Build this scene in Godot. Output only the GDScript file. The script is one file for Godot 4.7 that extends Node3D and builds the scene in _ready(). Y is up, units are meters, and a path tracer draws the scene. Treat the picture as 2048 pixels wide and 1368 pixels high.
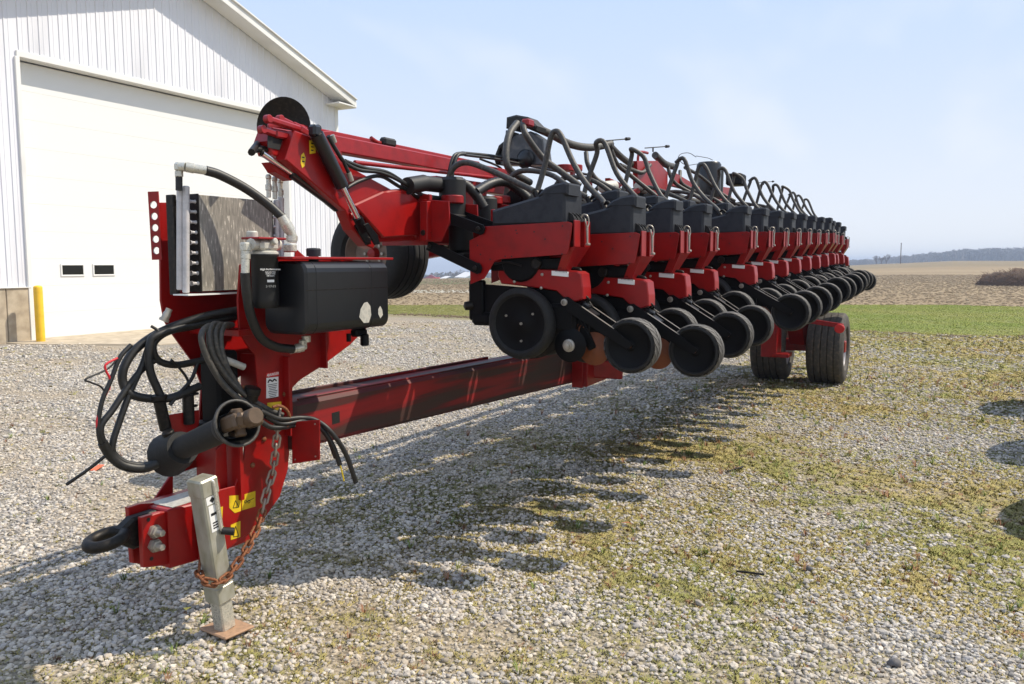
extends Node3D

# ---------------------------------------------------------------- mesh builder
class M:
	var v := PackedVector3Array()
	var n := PackedVector3Array()
	var uv := PackedVector2Array()
	var col := PackedColorArray()
	var tint := Color(1, 1, 1)
	var use_col := false

	func tri(a: Vector3, b: Vector3, c: Vector3, na: Vector3, nb: Vector3, nc: Vector3) -> void:
		if (c - a).cross(b - a).dot(na + nb + nc) < 0.0:
			v.append(a); v.append(c); v.append(b)
			n.append(na); n.append(nc); n.append(nb)
		else:
			v.append(a); v.append(b); v.append(c)
			n.append(na); n.append(nb); n.append(nc)
		if use_col:
			col.append(tint); col.append(tint); col.append(tint)

	func quad(a: Vector3, b: Vector3, c: Vector3, d: Vector3, nn: Vector3) -> void:
		tri(a, b, c, nn, nn, nn)
		tri(a, c, d, nn, nn, nn)

	func face(a: Vector3, b: Vector3, c: Vector3, hint: Vector3) -> void:
		var g := (c - a).cross(b - a)
		if g.length_squared() < 1e-16:
			return
		g = g.normalized()
		if g.dot(hint) < 0.0:
			g = -g
		tri(a, b, c, g, g, g)

	func box(c: Vector3, s: Vector3, bev := 0.0, b := Basis()) -> void:
		var h := s * 0.5
		bev = minf(bev, minf(h.x, minf(h.y, h.z)) * 0.9)
		if bev <= 0.0:
			for ax in 3:
				for sg in [-1.0, 1.0]:
					var nn := Vector3(); nn[ax] = sg
					var q := []
					for k in [[-1.0, -1.0], [1.0, -1.0], [1.0, 1.0], [-1.0, 1.0]]:
						var p := Vector3(); p[ax] = sg * h[ax]; p[(ax + 1) % 3] = k[0] * h[(ax + 1) % 3]; p[(ax + 2) % 3] = k[1] * h[(ax + 2) % 3]
						q.append(c + b * p)
					quad(q[0], q[1], q[2], q[3], b * nn)
			return
		var i := h - Vector3(bev, bev, bev)
		for ax in 3:
			var a1 := (ax + 1) % 3
			var a2 := (ax + 2) % 3
			for sg in [-1.0, 1.0]:
				var nn := Vector3(); nn[ax] = sg
				var q := []
				for k in [[-1.0, -1.0], [1.0, -1.0], [1.0, 1.0], [-1.0, 1.0]]:
					var p := Vector3(); p[ax] = sg * h[ax]; p[a1] = k[0] * i[a1]; p[a2] = k[1] * i[a2]
					q.append(c + b * p)
				quad(q[0], q[1], q[2], q[3], b * nn)
			for s1 in [-1.0, 1.0]:
				for s2 in [-1.0, 1.0]:
					var q := []
					for k in [[0, -1.0], [0, 1.0], [1, 1.0], [1, -1.0]]:
						var p := Vector3(); p[ax] = k[1] * i[ax]
						p[a1] = s1 * (h[a1] if k[0] == 0 else i[a1]); p[a2] = s2 * (i[a2] if k[0] == 0 else h[a2])
						q.append(c + b * p)
					var nn := Vector3(); nn[a1] = s1; nn[a2] = s2
					quad(q[0], q[1], q[2], q[3], b * nn.normalized())
		for sx in [-1.0, 1.0]:
			for sy in [-1.0, 1.0]:
				for sz in [-1.0, 1.0]:
					var s3 := Vector3(sx, sy, sz)
					face(c + b * (Vector3(h.x, i.y, i.z) * s3), c + b * (Vector3(i.x, h.y, i.z) * s3), c + b * (Vector3(i.x, i.y, h.z) * s3), b * s3)

	# a bar of section w (across) by h (along up) from a to b
	func bar(a: Vector3, b: Vector3, w: float, h: float, bev := 0.0, up := Vector3.UP) -> void:
		var d := (b - a).normalized()
		var s := d.cross(up)
		if s.length() < 1e-4:
			s = d.cross(Vector3.RIGHT)
		s = s.normalized()
		var u := s.cross(d).normalized()
		box((a + b) * 0.5, Vector3(w, h, a.distance_to(b)), bev, Basis(s, u, -d))

	func smooth_path(p: Array, sub: int, closed := false) -> Array:
		if sub < 2:
			return p
		var o := []
		var k := p.size()
		var last := k if closed else k - 1
		for i in last:
			var p0: Vector3 = p[(i - 1 + k) % k] if closed or i > 0 else p[0] * 2.0 - p[1]
			var p1: Vector3 = p[i]
			var p2: Vector3 = p[(i + 1) % k]
			var p3: Vector3 = p[(i + 2) % k] if closed or i + 2 < k else p[k - 1] * 2.0 - p[k - 2]
			for j in sub:
				var t := float(j) / sub
				o.append(0.5 * (2.0 * p1 + (p2 - p0) * t + (2.0 * p0 - 5.0 * p1 + 4.0 * p2 - p3) * t * t + (3.0 * p1 - p0 - 3.0 * p2 + p3) * t * t * t))
		if not closed:
			o.append(p[k - 1])
		return o

	# tube along points; r_end tapers it, rib corrugates it
	func tube(path: Array, r: float, sides := 10, sub := 6, r_end := -1.0, rib := 0.0, closed := false) -> void:
		var p := smooth_path(path, sub, closed)
		var k := p.size()
		var rings := []
		var norms := []
		var t0: Vector3 = (p[1] - p[0]).normalized()
		var s := t0.cross(Vector3.UP)
		if s.length() < 0.1:
			s = t0.cross(Vector3.RIGHT)
		s = s.normalized()
		for i in k:
			var a: Vector3 = p[(i - 1 + k) % k] if closed or i > 0 else p[0]
			var b: Vector3 = p[(i + 1) % k] if closed or i < k - 1 else p[k - 1]
			var t := (b - a).normalized()
			s = (s - t * s.dot(t)).normalized()
			var u := t.cross(s)
			var rr := r if r_end < 0.0 else lerpf(r, r_end, float(i) / (k - 1))
			if rib > 0.0 and i % 2 == 1:
				rr -= rib
			var ring := []
			var nr := []
			for j in sides:
				var an := TAU * j / sides
				var d := s * cos(an) + u * sin(an)
				nr.append(d)
				ring.append(p[i] + d * rr)
			rings.append(ring)
			norms.append(nr)
		for i in (k if closed else k - 1):
			var i2 := (i + 1) % k
			for j in sides:
				var j2 := (j + 1) % sides
				tri(rings[i][j], rings[i2][j], rings[i2][j2], norms[i][j], norms[i2][j], norms[i2][j2])
				tri(rings[i][j], rings[i2][j2], rings[i][j2], norms[i][j], norms[i2][j2], norms[i][j2])
		if not closed:
			for e in [0, k - 1]:
				var t: Vector3 = (p[0] - p[1]).normalized() if e == 0 else (p[k - 1] - p[k - 2]).normalized()
				for j in sides - 2:
					tri(rings[e][0], rings[e][j + 1], rings[e][j + 2], t, t, t)

	func cyl(a: Vector3, b: Vector3, r: float, sides := 12, bev := 0.0) -> void:
		var l := a.distance_to(b)
		if bev > 0.0:
			lathe([P2(0, 0), P2(r - bev, 0), P2(r, bev), P2(r, l - bev), P2(r - bev, l), P2(0, l)], a, (b - a).normalized(), sides)
		else:
			lathe([P2(0, 0), P2(r, 0), P2(r, l), P2(0, l)], a, (b - a).normalized(), sides)

	func P2(x: float, y: float) -> Vector2:
		return Vector2(x, y)

	# profile of (radius, height) turned about axis; edges sharper than 40 degrees stay sharp
	func lathe(pr: Array, o: Vector3, axis: Vector3, sides := 16) -> void:
		var s := axis.cross(Vector3.UP)
		if s.length() < 0.1:
			s = axis.cross(Vector3.RIGHT)
		s = s.normalized()
		var u := axis.cross(s)
		var k := pr.size()
		var seg := []
		var area := 0.0
		for i in k - 1:
			area += (pr[i + 1].x + pr[i].x) * (pr[i + 1].y - pr[i].y)
		for i in k - 1:
			var d: Vector2 = (pr[i + 1] - pr[i])
			d = d.normalized() if d.length() > 1e-7 else Vector2(0, 1)
			seg.append(Vector2(d.y, -d.x) * (1.0 if area >= 0.0 else -1.0))
		for i in k - 1:
			var n0: Vector2 = seg[i]
			var n1: Vector2 = seg[i]
			if i > 0 and seg[i - 1].dot(seg[i]) > 0.76:
				n0 = (seg[i - 1] + seg[i]).normalized()
			if i < k - 2 and seg[i + 1].dot(seg[i]) > 0.76:
				n1 = (seg[i + 1] + seg[i]).normalized()
			for j in sides:
				var d0 := s * cos(TAU * j / sides) + u * sin(TAU * j / sides)
				var d1 := s * cos(TAU * (j + 1) / sides) + u * sin(TAU * (j + 1) / sides)
				var a: Vector3 = o + d0 * pr[i].x + axis * pr[i].y
				var b: Vector3 = o + d1 * pr[i].x + axis * pr[i].y
				var c: Vector3 = o + d1 * pr[i + 1].x + axis * pr[i + 1].y
				var d: Vector3 = o + d0 * pr[i + 1].x + axis * pr[i + 1].y
				var na := d0 * n0.x + axis * n0.y
				var nb := d1 * n0.x + axis * n0.y
				var nc := d1 * n1.x + axis * n1.y
				var nd := d0 * n1.x + axis * n1.y
				if pr[i + 1].x > 1e-6:
					tri(a, c, d, na, nc, nd)
				if pr[i].x > 1e-6:
					tri(a, b, c, na, nb, nc)

	# polygon (u, v) at o, thickness t along w, chamfer ch
	func prism(poly: Array, o: Vector3, uu: Vector3, vv: Vector3, w: Vector3, t: float, ch := 0.0) -> void:
		var pp := PackedVector2Array(poly)
		if Geometry2D.is_polygon_clockwise(pp):
			pp.reverse()
		var k := pp.size()
		var inn := PackedVector2Array()
		for i in k:
			var a := (pp[i] - pp[(i - 1 + k) % k]).normalized()
			var b := (pp[(i + 1) % k] - pp[i]).normalized()
			var na := Vector2(-a.y, a.x)
			var nb := Vector2(-b.y, b.x)
			var m := na + nb
			var l := m.length_squared()
			inn.append(pp[i] + (m * (2.0 / l) * ch if l > 0.4 else m * ch))
		var idx := Geometry2D.triangulate_polygon(inn)
		if idx.is_empty():
			push_warning("polygon not simple")
			return
		var at := func(q: Vector2, h: float) -> Vector3: return o + uu * q.x + vv * q.y + w * h
		for e in [0, 1]:
			var h := 0.0 if e == 0 else t
			var nn := -w if e == 0 else w
			for i in range(0, idx.size(), 3):
				tri(at.call(inn[idx[i]], h), at.call(inn[idx[i + 1]], h), at.call(inn[idx[i + 2]], h), nn, nn, nn)
		for i in k:
			var j := (i + 1) % k
			var d := (pp[j] - pp[i]).normalized()
			var on := uu * d.y - vv * d.x
			quad(at.call(pp[i], ch), at.call(pp[j], ch), at.call(pp[j], t - ch), at.call(pp[i], t - ch), on)
			if ch > 0.0:
				quad(at.call(inn[i], 0.0), at.call(inn[j], 0.0), at.call(pp[j], ch), at.call(pp[i], ch), (on - w).normalized())
				quad(at.call(inn[i], t), at.call(inn[j], t), at.call(pp[j], t - ch), at.call(pp[i], t - ch), (on + w).normalized())

	func ball(c: Vector3, r: Vector3, seg := 10, amp := 0.0, nz: FastNoiseLite = null) -> void:
		var g := []
		for i in seg + 1:
			var row := []
			var th := PI * i / seg
			for j in seg * 2:
				var ph := TAU * j / (seg * 2)
				var d := Vector3(sin(th) * cos(ph), cos(th), sin(th) * sin(ph))
				var f := 1.0
				if nz:
					f += amp * nz.get_noise_3dv(d * 10.0 + c * 7.0)
				row.append([c + d * r * f, (d / r).normalized()])
			g.append(row)
		for i in seg:
			for j in seg * 2:
				var j2 := (j + 1) % (seg * 2)
				var a: Array = g[i][j]
				var b: Array = g[i + 1][j]
				var cc: Array = g[i + 1][j2]
				var d: Array = g[i][j2]
				if i > 0:
					tri(a[0], d[0], cc[0], a[1], d[1], cc[1])
				if i < seg - 1:
					tri(a[0], b[0], cc[0], a[1], b[1], cc[1])

	func mesh() -> ArrayMesh:
		var arr := []
		arr.resize(Mesh.ARRAY_MAX)
		arr[Mesh.ARRAY_VERTEX] = v
		arr[Mesh.ARRAY_NORMAL] = n
		if use_col:
			arr[Mesh.ARRAY_COLOR] = col
		if uv.size() == v.size():
			arr[Mesh.ARRAY_TEX_UV] = uv
		var m := ArrayMesh.new()
		m.add_surface_from_arrays(Mesh.PRIMITIVE_TRIANGLES, arr)
		return m


func V(x: float, y: float, z: float) -> Vector3:
	return Vector3(x, y, z)


func P(x: float, y: float) -> Vector2:
	return Vector2(x, y)


const FX := Vector3(1, 0, 0)
const FY := Vector3(0, 1, 0)
const FZ := Vector3(0, 0, 1)
var taken := {}
var mats := {}


func numbered(called: String) -> String:
	if not taken.has(called):
		taken[called] = 0
		return called
	taken[called] += 1
	return "%s_%03d" % [called, taken[called]]


func thing(called: String, label: String, category: String, at := Vector3.ZERO, group := "", turn := 0.0) -> Node3D:
	var o := Node3D.new()
	o.name = numbered(called)
	o.position = at
	o.rotation.y = turn
	add_child(o)
	return tag(o, label, category, group)


func tag(o: Node3D, label: String, category: String, group := "") -> Node3D:
	o.set_meta("label", label)
	o.set_meta("category", category)
	if group:
		o.set_meta("group", group)
	return o


func node(called: String, parent: Node3D, at := Vector3.ZERO) -> Node3D:
	var o := Node3D.new()
	o.name = called
	o.position = at
	parent.add_child(o, true)
	return o


func obj(called: String, m: M, material: Material, parent: Node3D = self, kind := "") -> MeshInstance3D:
	var o := MeshInstance3D.new()
	o.mesh = m.mesh()
	o.material_override = material
	o.name = numbered(called) if parent == self else called
	parent.add_child(o, true)
	if kind:
		o.set_meta("kind", kind)
	return o


func text(s: String, h: float, at: Vector3, right: Vector3, up: Vector3, material: Material, called: String, parent: Node3D, centre := true) -> void:
	var t := TextMesh.new()
	var f := SystemFont.new()
	f.font_names = PackedStringArray(["Droid Sans"])
	f.font_weight = 700
	t.font = f
	t.text = s
	t.font_size = 32
	t.pixel_size = h / 23.0
	t.depth = 0.0006
	t.curve_step = 2.0
	t.horizontal_alignment = HORIZONTAL_ALIGNMENT_CENTER if centre else HORIZONTAL_ALIGNMENT_LEFT
	t.vertical_alignment = VERTICAL_ALIGNMENT_CENTER
	var o := MeshInstance3D.new()
	o.mesh = t
	o.material_override = material
	o.name = called
	o.transform = Transform3D(Basis(right, up, right.cross(up)), at)
	parent.add_child(o, true)


# ---------------------------------------------------------------- materials
func ntex(sd: int, freq: float, stops: Array, size := 256, oct := 4, kind := FastNoiseLite.TYPE_SIMPLEX_SMOOTH) -> NoiseTexture2D:
	var nz := FastNoiseLite.new()
	nz.seed = sd
	nz.noise_type = kind
	nz.frequency = freq
	nz.fractal_octaves = oct
	var g := Gradient.new()
	var offs := PackedFloat32Array()
	var cols := PackedColorArray()
	for s in stops:
		offs.append(s[0])
		cols.append(s[1])
	g.offsets = offs
	g.colors = cols
	var t := NoiseTexture2D.new()
	t.width = size
	t.height = size
	t.seamless = true
	t.seamless_blend_skirt = 0.2
	t.noise = nz
	t.color_ramp = g
	return t


func gry(a: float) -> Color:
	return Color(a, a, a)


func mat(c: Color, rough: float, metal := 0.0, tex: Texture2D = null, scale := Vector3.ONE, world := false) -> StandardMaterial3D:
	var m := StandardMaterial3D.new()
	m.albedo_color = c
	m.roughness = rough
	m.metallic = metal
	if tex:
		m.albedo_texture = tex
		m.uv1_triplanar = true
		m.uv1_world_triplanar = world
		m.uv1_scale = scale
	return m


func make_materials() -> void:
	var wear := ntex(11, 0.012, [[0.0, gry(0.86)], [0.4, gry(0.95)], [0.6, gry(1.0)], [1.0, Color(1.0, 0.97, 0.95)]])
	var dusty := ntex(12, 0.02, [[0.0, gry(0.6)], [0.45, gry(0.7)], [0.62, gry(0.76)], [0.8, Color(1.0, 0.96, 0.9)], [1.0, Color(1.0, 0.95, 0.88)]])
	var rough_map := ntex(13, 0.02, [[0.0, gry(0.7)], [1.0, gry(1.0)]])
	var bump := ntex(14, 0.05, [[0.0, gry(0.0)], [1.0, gry(1.0)]])
	var red := mat(Color(0.56, 0.034, 0.026), 0.4, 0.0, wear, V(2.2, 2.2, 2.2))
	red.clearcoat_enabled = true
	red.metallic_specular = 0.42
	red.clearcoat = 0.12
	red.clearcoat_roughness = 0.25
	mats.red = red
	# tongue: greasy dirt smeared along its length
	var smear := ntex(15, 0.007, [[0.0, Color(0.19, 0.14, 0.115)], [0.42, Color(0.23, 0.12, 0.095)], [0.52, Color(0.30, 0.07, 0.06)], [0.66, Color(0.48, 0.035, 0.04)], [1.0, Color(0.56, 0.035, 0.04)]], 512, 6)
	mats.tongue = mat(Color(1, 1, 1), 0.6, 0.0, smear, V(2.1, 2.1, 0.13))
	var faded := mat(Color(0.58, 0.05, 0.065), 0.36, 0.0, wear, V(3, 3, 3))
	mats.faded_red = faded
	mats.plastic = mat(Color(0.21, 0.22, 0.24), 0.52, 0.0, wear, V(4, 4, 4))
	mats.plastic.metallic_specular = 0.24
	mats.black = mat(Color(0.055, 0.055, 0.06), 0.5, 0.0, wear, V(3, 3, 3))
	mats.black.metallic_specular = 0.25
	mats.tank = mat(Color(0.09, 0.095, 0.105), 0.3, 0.0, wear, V(3, 3, 3))
	mats.rubber = mat(Color(0.105, 0.103, 0.10), 0.75, 0.0, dusty, V(5, 5, 5))
	mats.tread = mat(Color(0.38, 0.37, 0.355), 0.7, 0.0, wear, V(5, 5, 5))
	mats.hose = mat(Color(0.13, 0.128, 0.122), 0.5, 0.0, dusty, V(8, 8, 8))
	mats.hose_dusty = mat(Color(0.34, 0.33, 0.31), 0.55, 0.0, dusty, V(8, 8, 8))
	mats.zinc = mat(Color(0.80, 0.79, 0.74), 0.34, 0.45, wear, V(12, 12, 12))
	mats.zinc.roughness_texture = rough_map
	mats.steel = mat(Color(0.66, 0.64, 0.6), 0.4, 0.5, wear, V(10, 10, 10))
	mats.chrome = mat(Color(0.85, 0.85, 0.87), 0.14, 1.0)
	mats.dark_steel = mat(Color(0.2, 0.185, 0.17), 0.5, 0.6, dusty, V(7, 7, 7))
	var rust_t := ntex(16, 0.035, [[0.0, Color(0.24, 0.11, 0.06)], [0.45, Color(0.45, 0.25, 0.13)], [0.7, Color(0.56, 0.36, 0.22)], [1.0, Color(0.45, 0.38, 0.32)]])
	mats.joint = mat(Color(0.36, 0.29, 0.22), 0.5, 0.3, wear, V(9, 9, 9))
	mats.old_rim = mat(Color(0.52, 0.45, 0.40), 0.6, 0.2, wear, V(5, 5, 5))
	mats.rust = mat(Color(1, 1, 1), 0.75, 0.15, rust_t, V(9, 9, 9))
	mats.chain_steel = mat(Color(0.60, 0.55, 0.50), 0.5, 0.4, wear, V(9, 9, 9))
	mats.rust_tan = mat(Color(0.66, 0.53, 0.42), 0.8, 0.1, wear, V(9, 9, 9))
	mats.orange = mat(Color(0.44, 0.22, 0.07), 0.6, 0.0, wear, V(6, 6, 6))
	mats.alu = mat(Color(0.76, 0.75, 0.75), 0.45, 0.2, wear, V(6, 6, 6))
	mats.cast = mat(Color(0.74, 0.73, 0.69), 0.55, 0.2, wear, V(9, 9, 9))
	mats.road_tyre = mat(Color(0.36, 0.34, 0.31), 0.75, 0.0, dusty, V(3, 3, 3))
	mats.white = mat(Color(0.88, 0.88, 0.87), 0.5)
	mats.ink = mat(Color(0.05, 0.05, 0.05), 0.6)
	mats.yellow = mat(Color(0.85, 0.72, 0.1), 0.5, 0.0, wear, V(6, 6, 6))
	mats.decal_red = mat(Color(0.75, 0.1, 0.1), 0.5)
	mats.wire_red = mat(Color(0.75, 0.12, 0.16), 0.5)
	mats.wire_yellow = mat(Color(0.85, 0.75, 0.1), 0.5)
	var jack_t := ntex(17, 0.012, [[0.0, Color(0.66, 0.65, 0.58)], [0.5, Color(0.77, 0.76, 0.71)], [1.0, Color(0.85, 0.85, 0.83)]])
	mats.jack = mat(Color(0.86, 0.86, 0.84), 0.45, 0.4, jack_t, V(5, 2, 5))
	mats.tower = mat(Color(0.36, 0.375, 0.4), 0.4, 0.0, dusty, V(2, 2, 2))
	# building
	var grime := ntex(18, 0.006, [[0.0, gry(0.9)], [0.5, gry(0.98)], [1.0, gry(1.0)]])
	mats.siding = mat(Color(0.89, 0.895, 0.92), 0.35, 0.0, grime, V(0.4, 0.1, 0.4))
	mats.door = mat(Color(0.875, 0.88, 0.875), 0.5)
	mats.trim = mat(Color(0.9, 0.9, 0.89), 0.4, 0.0, grime, V(0.3, 0.3, 0.3))
	var conc_t := ntex(19, 0.01, [[0.0, Color(0.58, 0.53, 0.46)], [0.5, Color(0.68, 0.63, 0.55)], [1.0, Color(0.75, 0.7, 0.62)]], 512, 6)
	mats.concrete = mat(Color(1, 1, 1), 0.85, 0.0, conc_t, V(0.5, 0.5, 0.5), true)
	mats.concrete.heightmap_enabled = true
	mats.concrete.heightmap_texture = bump
	mats.concrete.heightmap_scale = 0.15
	mats.glass_dark = mat(Color(0.08, 0.09, 0.09), 0.08)
	mats.bollard = mat(Color(0.92, 0.74, 0.17), 0.45, 0.0, grime, V(2, 2, 2))
	for k in ["rubber", "tread", "plastic", "hose_dusty"]:
		mats[k].heightmap_enabled = true
		mats[k].heightmap_texture = bump
		mats[k].heightmap_scale = 0.05


# ---------------------------------------------------------------- light, sky, camera
func sky_picture() -> Image:
	var w := 1024
	var h := 512
	var im := Image.create_empty(w, h, false, Image.FORMAT_RGBF)
	var sun := V(0.61, 1.0, -0.55).normalized()
	var cl := FastNoiseLite.new()
	cl.seed = 5
	cl.frequency = 0.9
	cl.fractal_octaves = 5
	for y in h:
		var e := PI * (0.5 - (y + 0.5) / h)
		for x in w:
			var a := TAU * (x + 0.5) / w - PI
			var d := V(cos(e) * cos(a), sin(e), cos(e) * sin(a))
			var up := maxf(d.y, 0.0)
			var k := 1.0 - exp(-up * 3.4)
			var c := Vector3(0.90, 0.92, 0.93).lerp(Vector3(0.34, 0.56, 0.97), k)
			var g := d.dot(sun) * 0.5 + 0.5
			c = c.lerp(Vector3(0.95, 0.96, 0.97), 0.5 * pow(g, 5.0) + 0.04)
			if up > 0.02:
				var q := d / (up + 0.12)
				var f := cl.get_noise_3d(q.x * 0.55 + q.z * 0.25, 0.0, q.z * 1.5)
				c = c.lerp(Vector3(0.93, 0.94, 0.96), clampf(f * 1.5 - 0.15, 0.0, 1.0) * 0.45 * sstep(0.02, 0.15, up))
			if d.y < 0.0:
				c = Vector3(0.5, 0.47, 0.42)
			im.set_pixel(x, y, Color(c.x, c.y, c.z))
	return im


func _ready() -> void:
	var cam := Camera3D.new()
	cam.name = "camera"
	cam.position = V(0, 1.68, 0)
	cam.rotation = V(-0.09781, 0.50091, 0)
	cam.fov = 46.29
	cam.near = 0.05
	cam.far = 5000.0
	add_child(cam)
	cam.current = true

	var env := Environment.new()
	env.background_mode = Environment.BG_SKY
	var sky := Sky.new()
	var pm := PanoramaSkyMaterial.new()
	pm.panorama = ImageTexture.create_from_image(sky_picture())
	sky.sky_material = pm
	env.sky = sky
	env.background_energy_multiplier = 1.0
	env.tonemap_mode = Environment.TONE_MAPPER_LINEAR
	env.tonemap_exposure = 1.1
	env.sdfgi_enabled = true
	env.ssao_enabled = true
	env.ssil_enabled = true
	var we := WorldEnvironment.new()
	we.name = "world_environment"
	we.environment = env
	add_child(we)

	# spring haze over the fields
	env.fog_enabled = true
	env.fog_density = 0.00065
	env.fog_light_color = Color(0.80, 0.86, 0.95)
	var sun := DirectionalLight3D.new()
	sun.name = "sun"
	sun.light_color = Color(1.0, 0.955, 0.88)
	sun.light_energy = 1.6
	sun.light_angular_distance = 0.53
	sun.shadow_enabled = true
	sun.look_at_from_position(V(6.1, 10.0, -5.5), Vector3.ZERO)
	add_child(sun)

	make_materials()
	ground()
	stones()
	workshop()
	distance()
	planter()
	loose_things()


# ---------------------------------------------------------------- ground
var n_patch := FastNoiseLite.new()
var n_fine := FastNoiseLite.new()
var n_far := FastNoiseLite.new()


func sstep(a: float, b: float, t: float) -> float:
	return smoothstep(a, b, t)


# how far the yard is mossy (0..1), how dusty (0..1) at x, z
func moss_at(x: float, z: float) -> float:
	var side := sstep(-5.2, -2.2, x + 0.35 * (z + 3.0) * 0.3)
	var v := n_patch.get_noise_2d(x, z) * 0.5 + n_fine.get_noise_2d(x, z) * 0.5
	var m := clampf(0.52 + v * 1.0, 0.0, 1.0) * side
	m *= 0.4 + 0.6 * sstep(-2.8, -4.4, z)
	m = maxf(m, sstep(-13.0, -19.0, z) * sstep(-9.0, -2.0, x) * clampf(0.62 + v * 1.1, 0.0, 1.0))
	m = maxf(m, sstep(-19.6, -21.0, z) * clampf(0.55 + v * 1.5, 0.0, 1.0))
	# open gravel drifts: right foreground and the pale swath beyond
	m *= 1.0 - 0.9 * exp(-(pow((x + 0.1) / 0.55, 2.0) + pow((z + 3.6) / 0.7, 2.0)))
	m *= 1.0 - 0.75 * exp(-(pow((x + 0.5) / 1.5, 2.0) + pow((z + 8.7) / 1.0, 2.0)))
	return clampf(m, 0.0, 1.0)


func dust_at(x: float, z: float) -> float:
	var v := n_patch.get_noise_2d(x * 0.8 + 91.0, z * 1.3 - 40.0) + 0.4 * n_fine.get_noise_2d(x + 31.0, z)
	v += 0.55 * exp(-(pow((x + 0.7) / 1.1, 2.0) + pow((z + 6.2) / 1.3, 2.0)))
	return clampf(0.30 + v * 0.95, 0.0, 1.0)


func far_edge(x: float) -> float:
	return -36.5 + clampf(-x, 0.0, 60.0) * 0.56 + n_patch.get_noise_2d(x * 0.5, 7.0) * 0.6


func near_edge(x: float) -> float:
	return -21.6 + n_patch.get_noise_2d(x * 0.7, 3.0) * 0.7


func land_height(x: float, z: float) -> float:
	var d := sqrt(x * x + z * z)
	if d < 30.0:
		return 0.0
	# bearing to the right of the machine's axis: the land climbs gently there and falls away to the left
	var phi := rad_to_deg(atan2(x, -z))
	var s := lerpf(-0.026, 0.003, clampf((phi + 34.0) / 34.0, 0.0, 1.0))
	var k := sstep(30.0, 260.0, d)
	return k * (1.45 + d * s) + n_far.get_noise_2d(x, z) * 0.35 * sstep(60.0, 200.0, d)


func grid(xs: Array, zs: Array, height: Callable, colour: Callable) -> M:
	var m := M.new()
	var k := xs.size()
	var p := []
	var c := []
	for z in zs:
		for x in xs:
			p.append(Vector3(x, height.call(x, z), z))
			c.append(colour.call(x, z))
	m.v.resize((k - 1) * (zs.size() - 1) * 6)
	m.n.resize(m.v.size())
	m.col.resize(m.v.size())
	m.use_col = true
	var i := 0
	for a in zs.size() - 1:
		for b in k - 1:
			var q := a * k + b
			var ids := [q, q + k, q + 1, q + 1, q + k, q + k + 1]
			for h in [0, 3]:
				var nn: Vector3 = (p[ids[h + 2]] - p[ids[h]]).cross(p[ids[h + 1]] - p[ids[h]]).normalized()
				var order := [0, 1, 2]
				if nn.y < 0.0:
					nn = -nn
					order = [0, 2, 1]
				for o in order:
					m.v[i] = p[ids[h + o]]
					m.n[i] = nn
					m.col[i] = c[ids[h + o]]
					i += 1
	return m


func steps(a: float, b: float, s: float) -> Array:
	var o := []
	var n := int(ceil(absf(b - a) / s))
	for i in n + 1:
		o.append(lerpf(a, b, float(i) / n))
	return o


func yard_colour(x: float, z: float) -> Color:
	var m := moss_at(x, z)
	var d := dust_at(x, z)
	var c := Color(0.370, 0.330, 0.274).lerp(Color(0.538, 0.431, 0.297), d * 0.85)
	c = c.lerp(Color(0.347, 0.269, 0.084).lerp(Color(0.224, 0.230, 0.056), clampf(0.25 + n_patch.get_noise_2d(x + 50.0, z) * 1.2 + sstep(-8.0, -17.0, z) * 0.4, 0.0, 1.0)), m * 0.95)
	# churned dark ruts in the far moss
	for q in [[-2.3, -13.4, 0.62, 0.16], [-1.4, -14.2, 0.55, 0.12]]:
		var off: float = z - q[1] - (x - q[0]) * q[2] + n_fine.get_noise_2d(x * 0.6, z * 0.6) * 0.3
		c = c.lerp(Color(0.13, 0.09, 0.045), 0.75 * exp(-pow(off / q[3], 2.0)) * sstep(-2.2, -1.2, x) * clampf(0.6 + n_fine.get_noise_2d(x + 9.0, z) * 1.5, 0.0, 1.0))
	c = c.lerp(Color(0.12, 0.085, 0.05), 0.7 * exp(-pow((z - near_edge(x) - 0.25) / 0.22, 2.0)) * clampf(0.5 + n_fine.get_noise_2d(x * 0.7, 3.0) * 1.6, 0.0, 1.0))
	return c


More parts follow.
